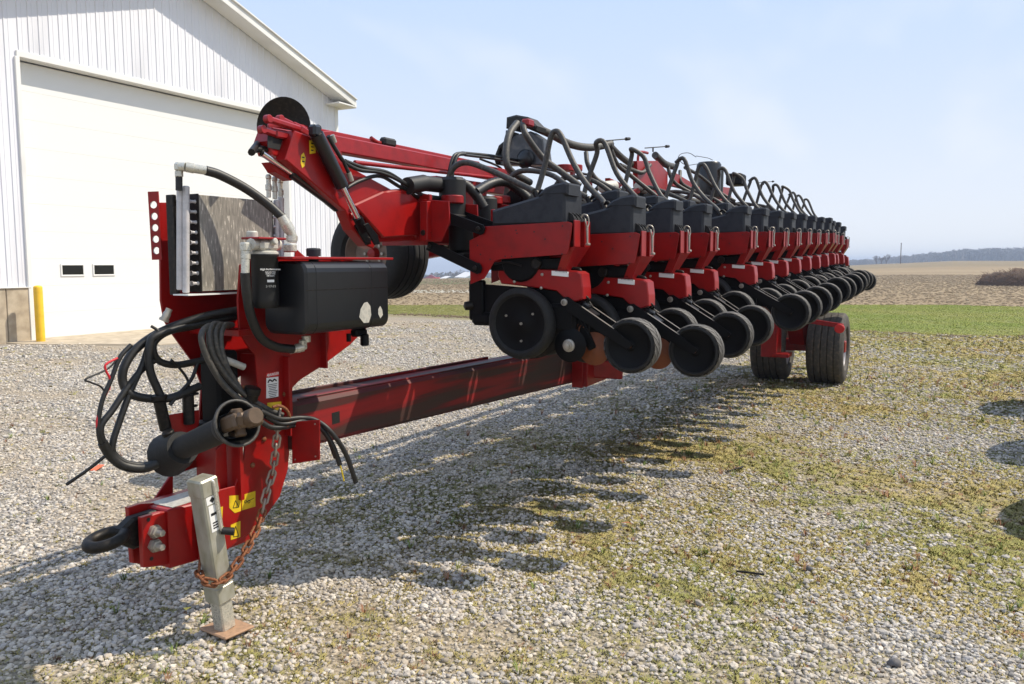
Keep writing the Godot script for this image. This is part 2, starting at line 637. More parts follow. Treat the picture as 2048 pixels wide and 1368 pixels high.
func ground() -> void:
	n_patch.seed = 4; n_patch.frequency = 0.42; n_patch.fractal_octaves = 4
	n_fine.seed = 9; n_fine.frequency = 2.4; n_fine.fractal_octaves = 3
	n_far.seed = 21; n_far.frequency = 0.012
	var speck := ntex(31, 0.045, [[0.0, gry(0.42)], [0.35, gry(0.72)], [0.55, gry(0.9)], [1.0, gry(1.0)]], 512, 5)
	var peb := ntex(32, 0.06, [[0.0, gry(0.0)], [0.5, gry(0.6)], [1.0, gry(1.0)]], 512, 3, FastNoiseLite.TYPE_CELLULAR)
	var gm := mat(Color(1, 1, 1), 0.95, 0.0, speck, V(1.1, 1.1, 1.1), true)
	gm.vertex_color_use_as_albedo = true
	gm.heightmap_enabled = true
	gm.heightmap_texture = peb
	gm.heightmap_scale = 1.2
	var xs := steps(-34, -8, 0.65) + steps(-7.85, 2.0, 0.15) + steps(2.3, 30, 0.9)
	var zs := steps(14, -1.5, 1.0) + steps(-1.65, -10, 0.15) + steps(-10.3, -22.6, 0.3)
	var yard := obj("gravel_yard", grid(xs, zs, func(_x, _z): return 0.0, yard_colour), gm)
	yard.set_meta("kind", "structure")

	var gr_t := ntex(33, 0.05, [[0.0, gry(0.5)], [0.5, gry(0.82)], [1.0, gry(1.0)]], 512, 5)
	var gmat := mat(Color(1, 1, 1), 0.95, 0.0, gr_t, V(0.8, 0.8, 0.8), true)
	gmat.vertex_color_use_as_albedo = true
	gmat.heightmap_enabled = true
	gmat.heightmap_texture = gr_t
	gmat.heightmap_scale = 3.0
	var strip := M.new()
	strip.use_col = true
	for x in steps(-90, 90, 0.5):
		var ze := near_edge(x)
		var z2 := near_edge(x + 0.5)
		var f1 := far_edge(x)
		var f2 := far_edge(x + 0.5)
		for k in 12:
			var a := k / 12.0
			var b := (k + 1) / 12.0
			var q := [V(x, 0, lerpf(ze, f1, a)), V(x + 0.5, 0, lerpf(z2, f2, a)), V(x + 0.5, 0, lerpf(z2, f2, b)), V(x, 0, lerpf(ze, f1, b))]
			for i in 4:
				q[i].y = land_height(q[i].x, q[i].z) + 0.012
			var t := clampf(0.5 + n_patch.get_noise_2d(x * 0.4, q[0].z * 0.6) * 1.3, 0.0, 1.0)
			var left := sstep(-8.0, -14.0, x)
			strip.tint = Color(0.24, 0.29, 0.05).lerp(Color(0.30, 0.31, 0.085), t).lerp(Color(0.30, 0.27, 0.10), left * 0.6)
			strip.quad(q[0], q[1], q[2], q[3], Vector3.UP)
	obj("grass_strip", strip, gmat).set_meta("kind", "structure")

	var soil := ntex(34, 0.03, [[0.0, gry(0.72)], [0.45, gry(0.85)], [0.62, gry(0.93)], [0.8, Color(1.0, 0.97, 0.9)], [1.0, Color(1, 0.98, 0.92)]], 1024, 6)
	var fm := mat(Color(1, 1, 1), 1.0, 0.0, soil, V(0.3, 0.3, 0.3), true)
	fm.vertex_color_use_as_albedo = true
	var field := M.new()
	field.use_col = true
	# rings of land out to the horizon, finer inside the view
	var rs := []
	var r := 20.0
	while r < 3200.0:
		rs.append(r)
		r *= 1.035
	var an := steps(-75, 25, 0.5) + steps(30, 280, 10)
	for i in rs.size() - 1:
		for j in an.size() - 1:
			var q := []
			for w in [[i, j], [i, j + 1], [i + 1, j + 1], [i + 1, j]]:
				var a := deg_to_rad(an[w[1]])
				var x: float = sin(a) * rs[w[0]]
				var z: float = -cos(a) * rs[w[0]]
				q.append(V(x, land_height(x, z) - 0.03, z))
			var mid: Vector3 = (q[0] + q[2]) * 0.5
			if mid.z > -19.0 and mid.x > -36.0 and mid.x < 28.0 and mid.z < 12.0:
				continue
			field.tint = field_colour(mid.x, mid.z)
			field.face(q[0], q[1], q[2], Vector3.UP)
			field.face(q[0], q[2], q[3], Vector3.UP)
	obj("field", field, fm).set_meta("kind", "structure")


func field_colour(x: float, z: float) -> Color:
	var d := sqrt(x * x + z * z)
	var v := n_far.get_noise_2d(x * 2.0, z * 5.0)
	var c := Color(0.31, 0.225, 0.125).lerp(Color(0.38, 0.285, 0.165), clampf(0.5 + v, 0.0, 1.0))
	var phi := rad_to_deg(atan2(x, -z))
	if phi < -20.0 and d > 48.0 and d < 52.5:
		c = Color(0.5, 0.46, 0.37)          # the pale lane across the left field
	elif phi < -20.0 and d > 66.0:
		c = Color(0.17, 0.21, 0.075)
	elif d > 150.0:
		c = c.lerp(Color(0.22, 0.175, 0.095), 0.6)
	if x > 8.0 and z < -58.0 and z > -66.0 and phi > -2.0:
		c = Color(0.18, 0.24, 0.06)
	return c


func rock_mesh(sd: int, seg: int) -> ArrayMesh:
	var m := M.new()
	var nz := FastNoiseLite.new()
	nz.seed = sd
	nz.frequency = 0.11
	m.ball(Vector3.ZERO, V(1, 0.56, 0.8), seg, 0.55, nz)
	# broken stone: plane facets
	for i in range(0, m.v.size(), 3):
		var g := (m.v[i + 2] - m.v[i]).cross(m.v[i + 1] - m.v[i]).normalized()
		for j in 3:
			m.n[i + j] = (g * 0.75 + m.n[i + j] * 0.25).normalized()
	return m.mesh()


func scatter(called: String, mesh: Mesh, material: Material, items: Array) -> void:
	var mm := MultiMesh.new()
	mm.transform_format = MultiMesh.TRANSFORM_3D
	mm.use_colors = true
	mm.mesh = mesh
	mm.instance_count = items.size()
	for i in items.size():
		mm.set_instance_transform(i, items[i][0])
		mm.set_instance_color(i, items[i][1])
	var o := MultiMeshInstance3D.new()
	o.multimesh = mm
	o.material_override = material
	o.name = numbered(called)
	o.set_meta("kind", "stuff")
	add_child(o, true)


# a point of the yard at distance d from the camera's foot, inside the view and a little past it
func yard_point(rng: RandomNumberGenerator, d: float) -> Vector3:
	var a := deg_to_rad(rng.randf_range(-78.0, 18.0))
	return V(sin(a) * d, 0, -cos(a) * d)


func stones() -> void:
	var rng := RandomNumberGenerator.new()
	rng.seed = 77
	var stone_t := ntex(35, 0.03, [[0.0, gry(0.75)], [0.5, gry(0.95)], [1.0, gry(1.0)]])
	var sm := mat(Color(1, 1, 1), 0.85, 0.0, stone_t, V(6, 6, 6))
	sm.vertex_color_use_as_albedo = true
	var lots := [[], [], [], []]
	var tones := [Color(0.493, 0.455, 0.407), Color(0.591, 0.545, 0.472), Color(0.370, 0.348, 0.325), Color(0.555, 0.479, 0.384), Color(0.456, 0.430, 0.414), Color(0.690, 0.640, 0.565), Color(0.259, 0.246, 0.233)]
	# d^2-uniform sampling in three rings, thinner with distance
	for ring in [[1.9, 5.2, 82000, 1.0], [5.2, 9.0, 115000, 1.05], [9.0, 15.0, 102000, 1.4], [15.0, 23.5, 64000, 1.9]]:
		for i in ring[2]:
			var d := sqrt(rng.randf_range(ring[0] * ring[0], ring[1] * ring[1]))
			var p := yard_point(rng, d)
			if p.z < near_edge(p.x) or p.x < -16.9 and p.z < -9.0:
				continue
			if p.x < -13.7 and p.z < -10.2 and p.z > -19.5:
				continue
			var keep := 0.92 - 0.6 * moss_at(p.x, p.z) - 0.62 * sstep(0.3, 0.72, dust_at(p.x, p.z))
			if rng.randf() > keep:
				continue
			var s: float = (0.0062 + 0.0105 * pow(rng.randf(), 1.6)) * ring[3]
			if rng.randf() < 0.035:
				s *= 1.5
			if rng.randf() < 0.25:
				s *= 0.6
			var b := Basis.from_euler(V(rng.randf_range(-0.45, 0.45), rng.randf() * TAU, rng.randf_range(-0.45, 0.45)))
			p.y = s * rng.randf_range(0.05, 0.4)
			var c: Color = tones[rng.randi() % tones.size()]
			if rng.randf() < 0.015:
				c = Color(0.09, 0.09, 0.1)
			var w := rng.randf_range(0.88, 1.12)
			c = c.lerp(Color(0.52, 0.425, 0.295), 0.08 + 0.55 * dust_at(p.x, p.z))
			lots[i % 4].append([Transform3D(b.scaled(V(s, s, s)), p), Color(c.r * w, c.g * w, c.b * w)])
	for k in 4:
		scatter("gravel_stones", rock_mesh(k + 3, 5 if k < 3 else 4), sm, lots[k])

	# moss and low weeds
	var moss := [[], [], []]
	for ring in [[1.9, 6.0, 115000, 1.0], [6.0, 11.0, 134000, 1.25], [11.0, 17.0, 90000, 1.8], [17.0, 23.0, 64000, 2.4]]:
		for i in ring[2]:
			var d := sqrt(rng.randf_range(ring[0] * ring[0], ring[1] * ring[1]))
			var p := yard_point(rng, d)
			if p.z < near_edge(p.x) - 0.3 or p.x < -13.5 and p.z < -9.0:
				continue
			var m := moss_at(p.x, p.z)
			if rng.randf() > m * 0.95 + 0.02:
				continue
			var s: float = rng.randf_range(0.5, 1.25) * ring[3]
			var b := Basis(Vector3.UP, rng.randf() * TAU)
			var t := clampf(0.33 + n_patch.get_noise_2d(p.x + 50.0, p.z) * 0.9 + rng.randf_range(-0.35, 0.35), 0.0, 1.0)
			var c := Color(0.37, 0.30, 0.12).lerp(Color(0.25, 0.255, 0.075), t)
			if rng.randf() < 0.05:
				c = Color(0.22, 0.11, 0.06)
			moss[i % 3].append([Transform3D(b.scaled(V(s, s * rng.randf_range(0.7, 1.3), s)), p), c])
	var mmat := mat(Color(1, 1, 1), 0.9)
	mmat.vertex_color_use_as_albedo = true
	mmat.backlight_enabled = true
	mmat.backlight = Color(0.25, 0.3, 0.08)
	for k in 3:
		scatter("moss", moss_mesh(k), mmat, moss[k])

	# sparse weeds and dry sprigs
	var weeds := []
	for i in 5200:
		var d := sqrt(rng.randf_range(9.0, 190.0))
		var p := yard_point(rng, d)
		var m := moss_at(p.x, p.z)
		if rng.randf() > m * 0.8 + 0.05 or p.x < -9.0:
			continue
		var s := rng.randf_range(0.5, 1.2) * (1.0 + d * 0.03)
		var c := Color(0.16, 0.23, 0.05).lerp(Color(0.27, 0.13, 0.07), 1.0 if rng.randf() < 0.4 else rng.randf() * 0.3)
		weeds.append([Transform3D(Basis(Vector3.UP, rng.randf() * TAU).scaled(V(s, s, s)), p), c])
	scatter("weeds", weed_mesh(), mmat, weeds)

	# grass of the strip and its ragged edge
	var grass := [[], []]
	for i in 130000:
		var d := sqrt(rng.randf_range(21.0 * 21.0, 38.0 * 38.0))
		var a := deg_to_rad(rng.randf_range(-48.0, 15.0))
		var p := V(sin(a) * d, 0, -cos(a) * d)
		if p.z > near_edge(p.x) + 0.25 * rng.randf() or p.z < far_edge(p.x) - 0.4:
			continue
		p.y = land_height(p.x, p.z)
		var s := rng.randf_range(1.6, 3.0)
		var t := clampf(0.5 + n_patch.get_noise_2d(p.x * 0.4, p.z * 0.6) + rng.randf_range(-0.3, 0.3), 0.0, 1.0)
		var c := Color(0.22, 0.29, 0.045).lerp(Color(0.32, 0.33, 0.085), t).lerp(Color(0.30, 0.27, 0.1), 0.5 * sstep(-8.0, -14.0, p.x))
		grass[i % 2].append([Transform3D(Basis(Vector3.UP, rng.randf() * TAU).scaled(V(s, s, s)), p), c])
	for k in 2:
		scatter("grass", moss_mesh(k + 7), mmat, grass[k])

	# maize stubble and husks on the bare field
	var husk := []
	for i in 45000:
		var d := sqrt(rng.randf_range(24.0 * 24.0, 105.0 * 105.0))
		var a := deg_to_rad(rng.randf_range(-46.0, 8.0))
		var p := V(sin(a) * d, 0, -cos(a) * d)
		if p.z > far_edge(p.x):
			continue
		p.y = land_height(p.x, p.z) + 0.01
		var s := rng.randf_range(0.02, 0.065) * (0.7 + d / 90.0)
		var b := Basis.from_euler(V(rng.randf_range(-0.3, 0.3), rng.randf() * TAU, rng.randf_range(-0.3, 0.3)))
		var c := Color(0.44, 0.345, 0.22).lerp(Color(0.24, 0.17, 0.10), rng.randf())
		husk.append([Transform3D(b.scaled(V(s * 1.6, s * 0.5, s * 0.5)), p), c])
	var clods := []
	for i in 1500:
		var x := rng.randf_range(-16.0, 4.0)
		var p := V(x, 0.01, near_edge(x) + 0.2 + rng.randf_range(-0.18, 0.22) * (1.0 + absf(rng.randfn(0.0, 0.6))))
		if n_fine.get_noise_2d(x * 0.7, 3.0) < -0.15:
			continue
		var s := rng.randf_range(0.015, 0.05)
		clods.append([Transform3D(Basis.from_euler(V(0, rng.randf() * TAU, 0.3)).scaled(V(s * 1.3, s, s)), p), Color(0.14, 0.10, 0.06).lerp(Color(0.26, 0.19, 0.11), rng.randf())])
	scatter("soil_clods", rock_mesh(41, 4), sm, clods)
	scatter("field_stubble", rock_mesh(40, 3), sm, husk)


func moss_mesh(sd: int) -> ArrayMesh:
	var rng := RandomNumberGenerator.new()
	rng.seed = 500 + sd
	var m := M.new()
	for i in 16:
		var a := rng.randf() * TAU
		var r := sqrt(rng.randf()) * 0.021
		var o := V(cos(a) * r, 0, sin(a) * r)
		var h := rng.randf_range(0.004, 0.012)
		var t := rng.randf() * TAU
		var side := V(cos(t), 0, sin(t)) * rng.randf_range(0.0025, 0.005)
		var tip := o + V(cos(a) * 0.008 + rng.randf_range(-0.008, 0.008), h, sin(a) * 0.008 + rng.randf_range(-0.008, 0.008))
		var nn := (Vector3.UP + V(cos(a), 0, sin(a)) * 0.5).normalized()
		m.tri(o - side, o + side, tip, nn, nn, nn)
	return m.mesh()


func weed_mesh() -> ArrayMesh:
	var rng := RandomNumberGenerator.new()
	rng.seed = 640
	var m := M.new()
	for i in 14:
		var a := rng.randf() * TAU
		var out := V(cos(a), 0, sin(a))
		var o := out * rng.randf_range(0.0, 0.012)
		var h := rng.randf_range(0.02, 0.05)
		var side := V(-sin(a), 0, cos(a)) * rng.randf_range(0.0012, 0.0026)
		var mid := o + out * h * 0.25 + V(0, h * 0.65, 0)
		var tip := o + out * h * rng.randf_range(0.5, 0.9) + V(0, h * rng.randf_range(0.75, 1.1), 0)
		var nn := (Vector3.UP + out * -0.5).normalized()
		m.tri(o - side, o + side, mid + side, nn, nn, nn)
		m.tri(o - side, mid + side, mid - side, nn, nn, nn)
		m.tri(mid - side, mid + side, tip, nn, nn, nn)
	return m.mesh()


# ---------------------------------------------------------------- the workshop building
func workshop() -> void:
	var w := thing("workshop_building", "white ribbed metal workshop with a tall overhead door and concrete base", "building", V(-17.45, 0, -10.08), "", 0.024)
	var s0 := -2.2
	var s1 := 10.4
	var roof_at := func(s: float) -> float: return 6.95 + minf(s - s0, s1 - s) * 0.325
	# siding: one ribbed panel after another, each cut to the gable
	var pw := 0.2286
	var k := 0
	var s := s0
	while s < s1 - 0.05:
		var e := minf(s + pw, s1)
		var lo := 1.17
		if s > 0.13 and s < 8.09:
			lo = 6.14
		elif e > 0.15 and s < 0.15:
			e = 0.15
		elif s < 0.16 and e > 0.15:
			e = 0.15
		var top: float = roof_at.call((s + e) * 0.5) - 0.05
		var m := M.new()
		var b := -e
		var a := -s
		var prof := [P(a, 0.0), P(a - 0.012, 0.016), P(a - 0.032, 0.016), P(a - 0.046, 0.0), P(a - 0.105, 0.0), P(a - 0.11, 0.005), P(a - 0.125, 0.005), P(a - 0.13, 0.0), P(b, 0.0), P(b, -0.02), P(a, -0.02)]
		if e - s > 0.14:
			m.prism(prof, V(0, lo, 0), V(0, 0, 1), V(1, 0, 0), V(0, 1, 0), top - lo)
		else:
			m.box(V(-0.01, (lo + top) * 0.5, (a + b) * 0.5), V(0.02, top - lo, e - s))
		obj("siding_panel", m, mats.siding, w)
		s = e
		k += 1
	# concrete base, cast in bays
	for q in [[-2.2, -1.3], [-1.3, -0.42], [-0.42, 0.12], [8.1, 9.2], [9.2, 10.36]]:
		var m := M.new()
		m.box(V(-0.15, 0.555, -(q[0] + q[1]) * 0.5), V(0.36, 1.21, q[1] - q[0] - 0.012), 0.012)
		obj("concrete_base", m, mats.concrete, w)
	for z in [1.04, -9.23]:
		var led := M.new()
		led.box(V(0.02, 1.172, z), V(0.08, 0.02, 2.3))
		obj("base_flashing", led, mats.trim, w)
	# overhead door
	var d := node("overhead_door", w)
	for i in 10:
		var m := M.new()
		m.box(V(-0.30, 0.285 + i * 0.6, -4.12), V(0.05, 0.5985, 7.92), 0.003)
		obj("door_section", m, mats.door, d)
	for c in [1.29, 2.08]:
		var f := M.new()
		for q in [[V(-0.268, 1.655, -c), V(0.03, 0.035, 0.58)], [V(-0.268, 1.405, -c), V(0.03, 0.035, 0.58)], [V(-0.268, 1.53, -c - 0.272), V(0.03, 0.215, 0.035)], [V(-0.268, 1.53, -c + 0.272), V(0.03, 0.215, 0.035)]]:
			f.box(q[0], q[1], 0.006)
		obj("window_frame", f, mats.door, d)
		var p := M.new()
		p.box(V(-0.271, 1.53, -c), V(0.012, 0.21, 0.505))
		obj("window_pane", p, mats.glass_dark, d)
	# trims round the door opening
	var t := M.new()
	t.box(V(-0.11, 6.075, -4.12), V(0.30, 0.13, 8.06), 0.008)
	obj("door_header", t, mats.trim, w)
	for z in [-0.10, -8.14]:
		t = M.new()
		t.box(V(-0.13, 3.0, z), V(0.36, 6.02, 0.1), 0.008)
		obj("door_jamb", t, mats.trim, w)
	t = M.new()
	t.box(V(-0.055, 4.05, -10.41), V(0.17, 5.78, 0.14), 0.01)
	obj("corner_trim", t, mats.trim, w)
	# body behind the front and the roof with its rake boards
	var body := M.new()
	body.prism([P(2.18, 0.0), P(2.18, 6.9), P(-4.1, 8.92), P(-10.38, 6.9), P(-10.38, 0.0), P(-8.2, 0.0), P(-8.2, 6.1), P(-0.04, 6.1), P(-0.04, 0.0)], V(-20, 0, 0), V(0, 0, 1), V(0, 1, 0), V(1, 0, 0), 19.9)
	obj("side_wall", body, mats.siding, w)
	var dark := M.new()
	dark.box(V(-0.5, 3.0, -4.12), V(0.05, 6.1, 8.1))
	obj("door_backing", dark, mats.trim, w)
	for sg in [1.0, -1.0]:
		var slope := V(0, -0.325, -sg).normalized()
		var nn := V(0, 1, -0.325 * sg).normalized()
		var ridge := V(0, 9.03, -4.1)
		var lgt := 6.93
		var m := M.new()
		var basis := Basis(FX, nn, FX.cross(nn))
		m.box(ridge + slope * (lgt * 0.5) + nn * 0.05 + V(-9.7, 0, 0), V(20.6, 0.05, lgt), 0.0, basis)
		obj("roof", m, mats.trim, w)
		var rk := M.new()
		rk.box(ridge + slope * (lgt * 0.5) + nn * -0.065 + V(0.56, 0, 0), V(0.05, 0.21, lgt + 0.02), 0.012, basis)
		rk.box(ridge + slope * (lgt * 0.5) + nn * 0.06 + V(0.585, 0, 0), V(0.1, 0.05, lgt + 0.03), 0.01, basis)
		obj("rake_board", rk, mats.trim, w)
		var so := M.new()
		so.box(ridge + slope * (lgt * 0.5) + nn * -0.14 + V(0.29, 0, 0), V(0.52, 0.03, lgt - 0.1), 0.0, basis)
		obj("soffit", so, mats.trim, w)
		var g := M.new()
		var tip := ridge + slope * lgt
		g.box(tip + V(-9.7, -0.1, 0), V(20.55, 0.22, 0.14), 0.02)
		g.box(tip + V(0.3, -0.17, sg * 0.42), V(0.55, 0.05, 0.8), 0.01)
		obj("gutter", g, mats.trim, w)

	var bo := thing("bollard", "yellow steel bollard at the left edge of the overhead door", "bollard", V(-17.0, 0, -10.09))
	var m2 := M.new()
	m2.lathe([P(0, 0), P(0.088, 0), P(0.088, 1.17), P(0.084, 1.185)], Vector3.ZERO, FY, 24)
	obj("post", m2, mats.bollard, bo)
	m2 = M.new()
	m2.lathe([P(0.084, 1.185), P(0.07, 1.205), P(0.04, 1.215), P(0, 1.218)], Vector3.ZERO, FY, 24)
	obj("cap", m2, mats.bollard, bo)

	var ap := M.new()
	var poly := []
	for q in [V(-17.9, 0, -9.6), V(-16.75, 0, -9.6), V(-14.25, 0, -10.9), V(-14.0, 0, -18.3), V(-17.9, 0, -18.3)]:
		poly.append(P(q.x, q.z))
	ap.prism(poly, V(0, -0.1, 0), FX, FZ, FY, 0.125, 0.01)
	obj("concrete_apron", ap, mats.concrete).set_meta("kind", "structure")


# ---------------------------------------------------------------- far things
func sight(px: float, d: float) -> Vector3:
	# bearing counted in the photograph's own pixels from its middle
	var a := atan((px - 1024.0) / 1600.0) - 0.50091
	var x := sin(a) * d
	var z := -cos(a) * d
	return V(x, land_height(x, z), z)


func shed(o: Node3D, w: float, l: float, eave: float, rise: float, wall: Material, roof: Material) -> void:
	var m := M.new()
	m.prism([P(-w / 2, 0), P(-w / 2, eave), P(0, eave + rise), P(w / 2, eave), P(w / 2, 0)], V(0, 0, -l / 2), FX, FY, FZ, l)
	obj("wall", m, wall, o)
	for sg in [-1.0, 1.0]:
		var r := M.new()
		r.bar(V(sg * (w / 2 + 0.4), eave - 0.4 * rise / (w / 2) + 0.12, 0), V(0, eave + rise + 0.12, 0), l + 0.8, 0.12)
		obj("roof", r, roof, o)


func limb(m: M, a: Vector3, dir: Vector3, l: float, r: float, depth: int, rng: RandomNumberGenerator) -> void:
	var b := a + dir * l
	m.tube([a, (a + b) * 0.5 + V(rng.randf_range(-1, 1), 0, rng.randf_range(-1, 1)) * l * 0.05, b], r, 5, 1, r * 0.6)
	if depth <= 0:
		return
	for i in (3 if depth > 2 else 4):
		var d := (dir + V(rng.randf_range(-1, 1), rng.randf_range(-0.15, 0.7), rng.randf_range(-1, 1)) * 0.75).normalized()
		limb(m, a.lerp(b, rng.randf_range(0.55, 1.0)), d, l * rng.randf_range(0.6, 0.8), r * 0.55, depth - 1, rng)


func distance() -> void:
	var barn_w := mat(Color(0.86, 0.86, 0.85), 0.6)
	var barn_g := mat(Color(0.56, 0.59, 0.63), 0.6)
	var roof_w := mat(Color(0.9, 0.88, 0.85), 0.5)
	var red_w := mat(Color(0.72, 0.16, 0.14), 0.6)
	var roof_r := mat(Color(0.50, 0.13, 0.15), 0.6)
	var dark := mat(Color(0.12, 0.12, 0.12), 0.7)
	var b := thing("white_barn", "long white metal barn with a pale roof far across the left field", "barn", sight(941, 420), "", 0.9)
	shed(b, 11.0, 17.0, 3.1, 2.5, barn_w, roof_w)
	var m := M.new()
	m.box(V(5.53, 0.9, 3.0), V(0.12, 1.8, 1.4))
	obj("door", m, dark, b)
	m = M.new()
	m.box(V(-1.5, 1.1, 8.53), V(5.5, 2.2, 0.12))
	obj("open_bay", m, dark, b)
	b = thing("grey_shed", "low grey shed standing left of the white barn", "shed", sight(897, 440), "", 0.9)
	shed(b, 8.0, 9.0, 2.8, 1.5, barn_g, roof_w)
	b = thing("red_barn", "red farm building with a dark red roof far across the field", "barn", sight(862, 430), "", 0.55)
	shed(b, 9.0, 8.0, 3.0, 2.2, red_w, roof_r)
	m = M.new()
	m.box(V(0.5, 1.0, 4.05), V(2.8, 2.0, 0.1))
	obj("door", m, barn_g, b)
	b = thing("red_truck", "red lorry body parked in front of the red farm building", "truck", sight(873, 418), "", 0.4)
	m = M.new()
	m.box(V(0, 2.4, 0), V(3.4, 2.9, 2.5), 0.1)
	obj("box_body", m, mat(Color(0.85, 0.2, 0.15), 0.5), b)
	m = M.new()
	m.box(V(2.6, 1.7, 0), V(1.7, 2.2, 2.4), 0.25)
	obj("cab", m, barn_w, b)
	for x in [-1.0, 0.6, 2.7]:
		m = M.new()
		m.cyl(V(x, 0.5, 1.0), V(x, 0.5, 1.3), 0.5, 12)
		obj("wheel", m, dark, b)

	var bark := mat(Color(0.42, 0.38, 0.36), 0.9)
	var rng := RandomNumberGenerator.new()
	var n := 0
	for q in [[836, 520, 9.0], [884, 540, 10.5], [896, 505, 8.5], [914, 500, 11.0], [924, 530, 12.0], [933, 490, 10.0], [1749, 500, 6.5], [1759, 505, 6.0], [1769, 495, 7.0]]:
		rng.seed = 60 + n
		n += 1
		var where: String = ["beyond the red farm building", "behind the grey shed", "behind the grey shed, nearer", "rising over the white barn's left end", "tall and rising over the white barn's roof", "behind the white barn's middle", "leftmost in the thicket on the right skyline", "in the middle of the thicket on the right skyline", "rightmost in the thicket on the right skyline"][n - 1]
		var t := thing("bare_tree", "leafless grey tree " + where, "tree", sight(q[0], q[1]) - V(0, 0.3, 0), "bare trees in the distance")
		var tr := M.new()
		tr.tube([V(0, 0, 0), V(0.05, q[2] * 0.2, 0), V(0, q[2] * 0.35, 0.1)], 0.26, 6, 1, 0.17)
		obj("trunk", tr, bark, t)
		var cr := M.new()
		for i in 5:
			limb(cr, V(0, q[2] * rng.randf_range(0.15, 0.34), 0), V(rng.randf_range(-0.9, 0.9), 0.9, rng.randf_range(-0.9, 0.9)).normalized(), q[2] * 0.24, 0.13, 4, rng)
		obj("crown", cr, bark, t)

	# the wood on the right skyline: a mass of leafless crowns
	var lots := [[], []]
	rng.seed = 88
	for i in 1500:
		var px := rng.randf_range(1560.0, 2300.0)
		var d := rng.randf_range(900.0, 1250.0)
		var p := sight(px, d)
		var hgt := lerpf(6.0, 13.0, sstep(1700.0, 2000.0, px)) * rng.randf_range(0.75, 1.15)
		p.y += hgt * 0.42
		var s := V(hgt * rng.randf_range(0.3, 0.5), hgt * 0.55, hgt * rng.randf_range(0.3, 0.5))
		var g := rng.randf_range(0.8, 1.15)
		lots[i % 2].append([Transform3D(Basis(Vector3.UP, rng.randf() * TAU) * Basis.from_scale(s), p), Color(0.21 * g, 0.19 * g, 0.175 * g)])
	for i in 900:
		var px := rng.randf_range(-100.0, 1600.0)
		var p := sight(px, rng.randf_range(560.0, 760.0))
		var hgt := 8.5 * rng.randf_range(0.5, 1.15)
		p.y += hgt * 0.42
		var s := V(hgt * rng.randf_range(0.4, 0.7), hgt * 0.55, hgt * rng.randf_range(0.4, 0.7))
		var g := rng.randf_range(0.8, 1.15)
		lots[i % 2].append([Transform3D(Basis(Vector3.UP, rng.randf() * TAU) * Basis.from_scale(s), p), Color(0.16 * g, 0.14 * g, 0.12 * g)])
	var wm := mat(Color(1, 1, 1), 1.0)
	wm.vertex_color_use_as_albedo = true
	for k in 2:
		scatter("woodland", twig_ball(k), wm, lots[k])

	var po := thing("utility_pole", "thin wooden utility pole standing in the right field", "pole", sight(1797, 300))
	m = M.new()
	m.tube([V(0, -0.5, 0), V(0, 7.0, 0)], 0.17, 8, 1, 0.12)
	obj("post", m, bark, po)
	m = M.new()
	m.box(V(0, 6.7, 0), V(0.5, 0.12, 0.1))
	obj("crossarm", m, bark, po)

	var br := thing("brush_mound", "low mound of dark brush and earth on the right edge of the field", "mound", sight(2050, 68) - V(0, 0.15, 0))
	m = M.new()
	var nz := FastNoiseLite.new()
	nz.seed = 8
	nz.frequency = 0.2
	m.ball(V(0, 0, 0), V(3.0, 1.25, 1.7), 14, 0.35, nz)
	obj("earth", m, mat(Color(0.50, 0.41, 0.34), 1.0, 0.0, ntex(70, 0.05, [[0.0, gry(0.4)], [1.0, gry(1.0)]]), V(1, 1, 1)), br)
	m = M.new()
	rng.seed = 9
	for i in 900:
		var a := rng.randf() * TAU
		var rr := sqrt(rng.randf())
		var p := V(cos(a) * rr * 3.1, sqrt(maxf(0.0, 1.0 - rr * rr)) * 1.0, sin(a) * rr * 1.7)
		var q := p + V(rng.randf_range(-0.7, 0.7), rng.randf_range(0.05, 0.5), rng.randf_range(-0.5, 0.5))
		m.tube([p, q], rng.randf_range(0.008, 0.03), 4, 1, 0.005)
	obj("brushwood", m, mat(Color(0.45, 0.37, 0.32), 1.0), br, "stuff")


func twig_ball(sd: int) -> ArrayMesh:
	var rng := RandomNumberGenerator.new()
	rng.seed = 900 + sd
	var m := M.new()
	for i in 130:
		var d := V(rng.randf_range(-1, 1), rng.randf_range(-1, 1), rng.randf_range(-1, 1))
		if d.length() > 1.0:
			d = d.normalized()
		var e := d * 0.55 + V(rng.randf_range(-0.4, 0.4), rng.randf_range(0.0, 0.5), rng.randf_range(-0.4, 0.4))
		var s := V(rng.randf_range(-1, 1), rng.randf_range(-1, 1), rng.randf_range(-1, 1)).normalized() * 0.13
		m.face(d - s, d + s, e, V(0.2, 1, 0.3))
	return m.mesh()


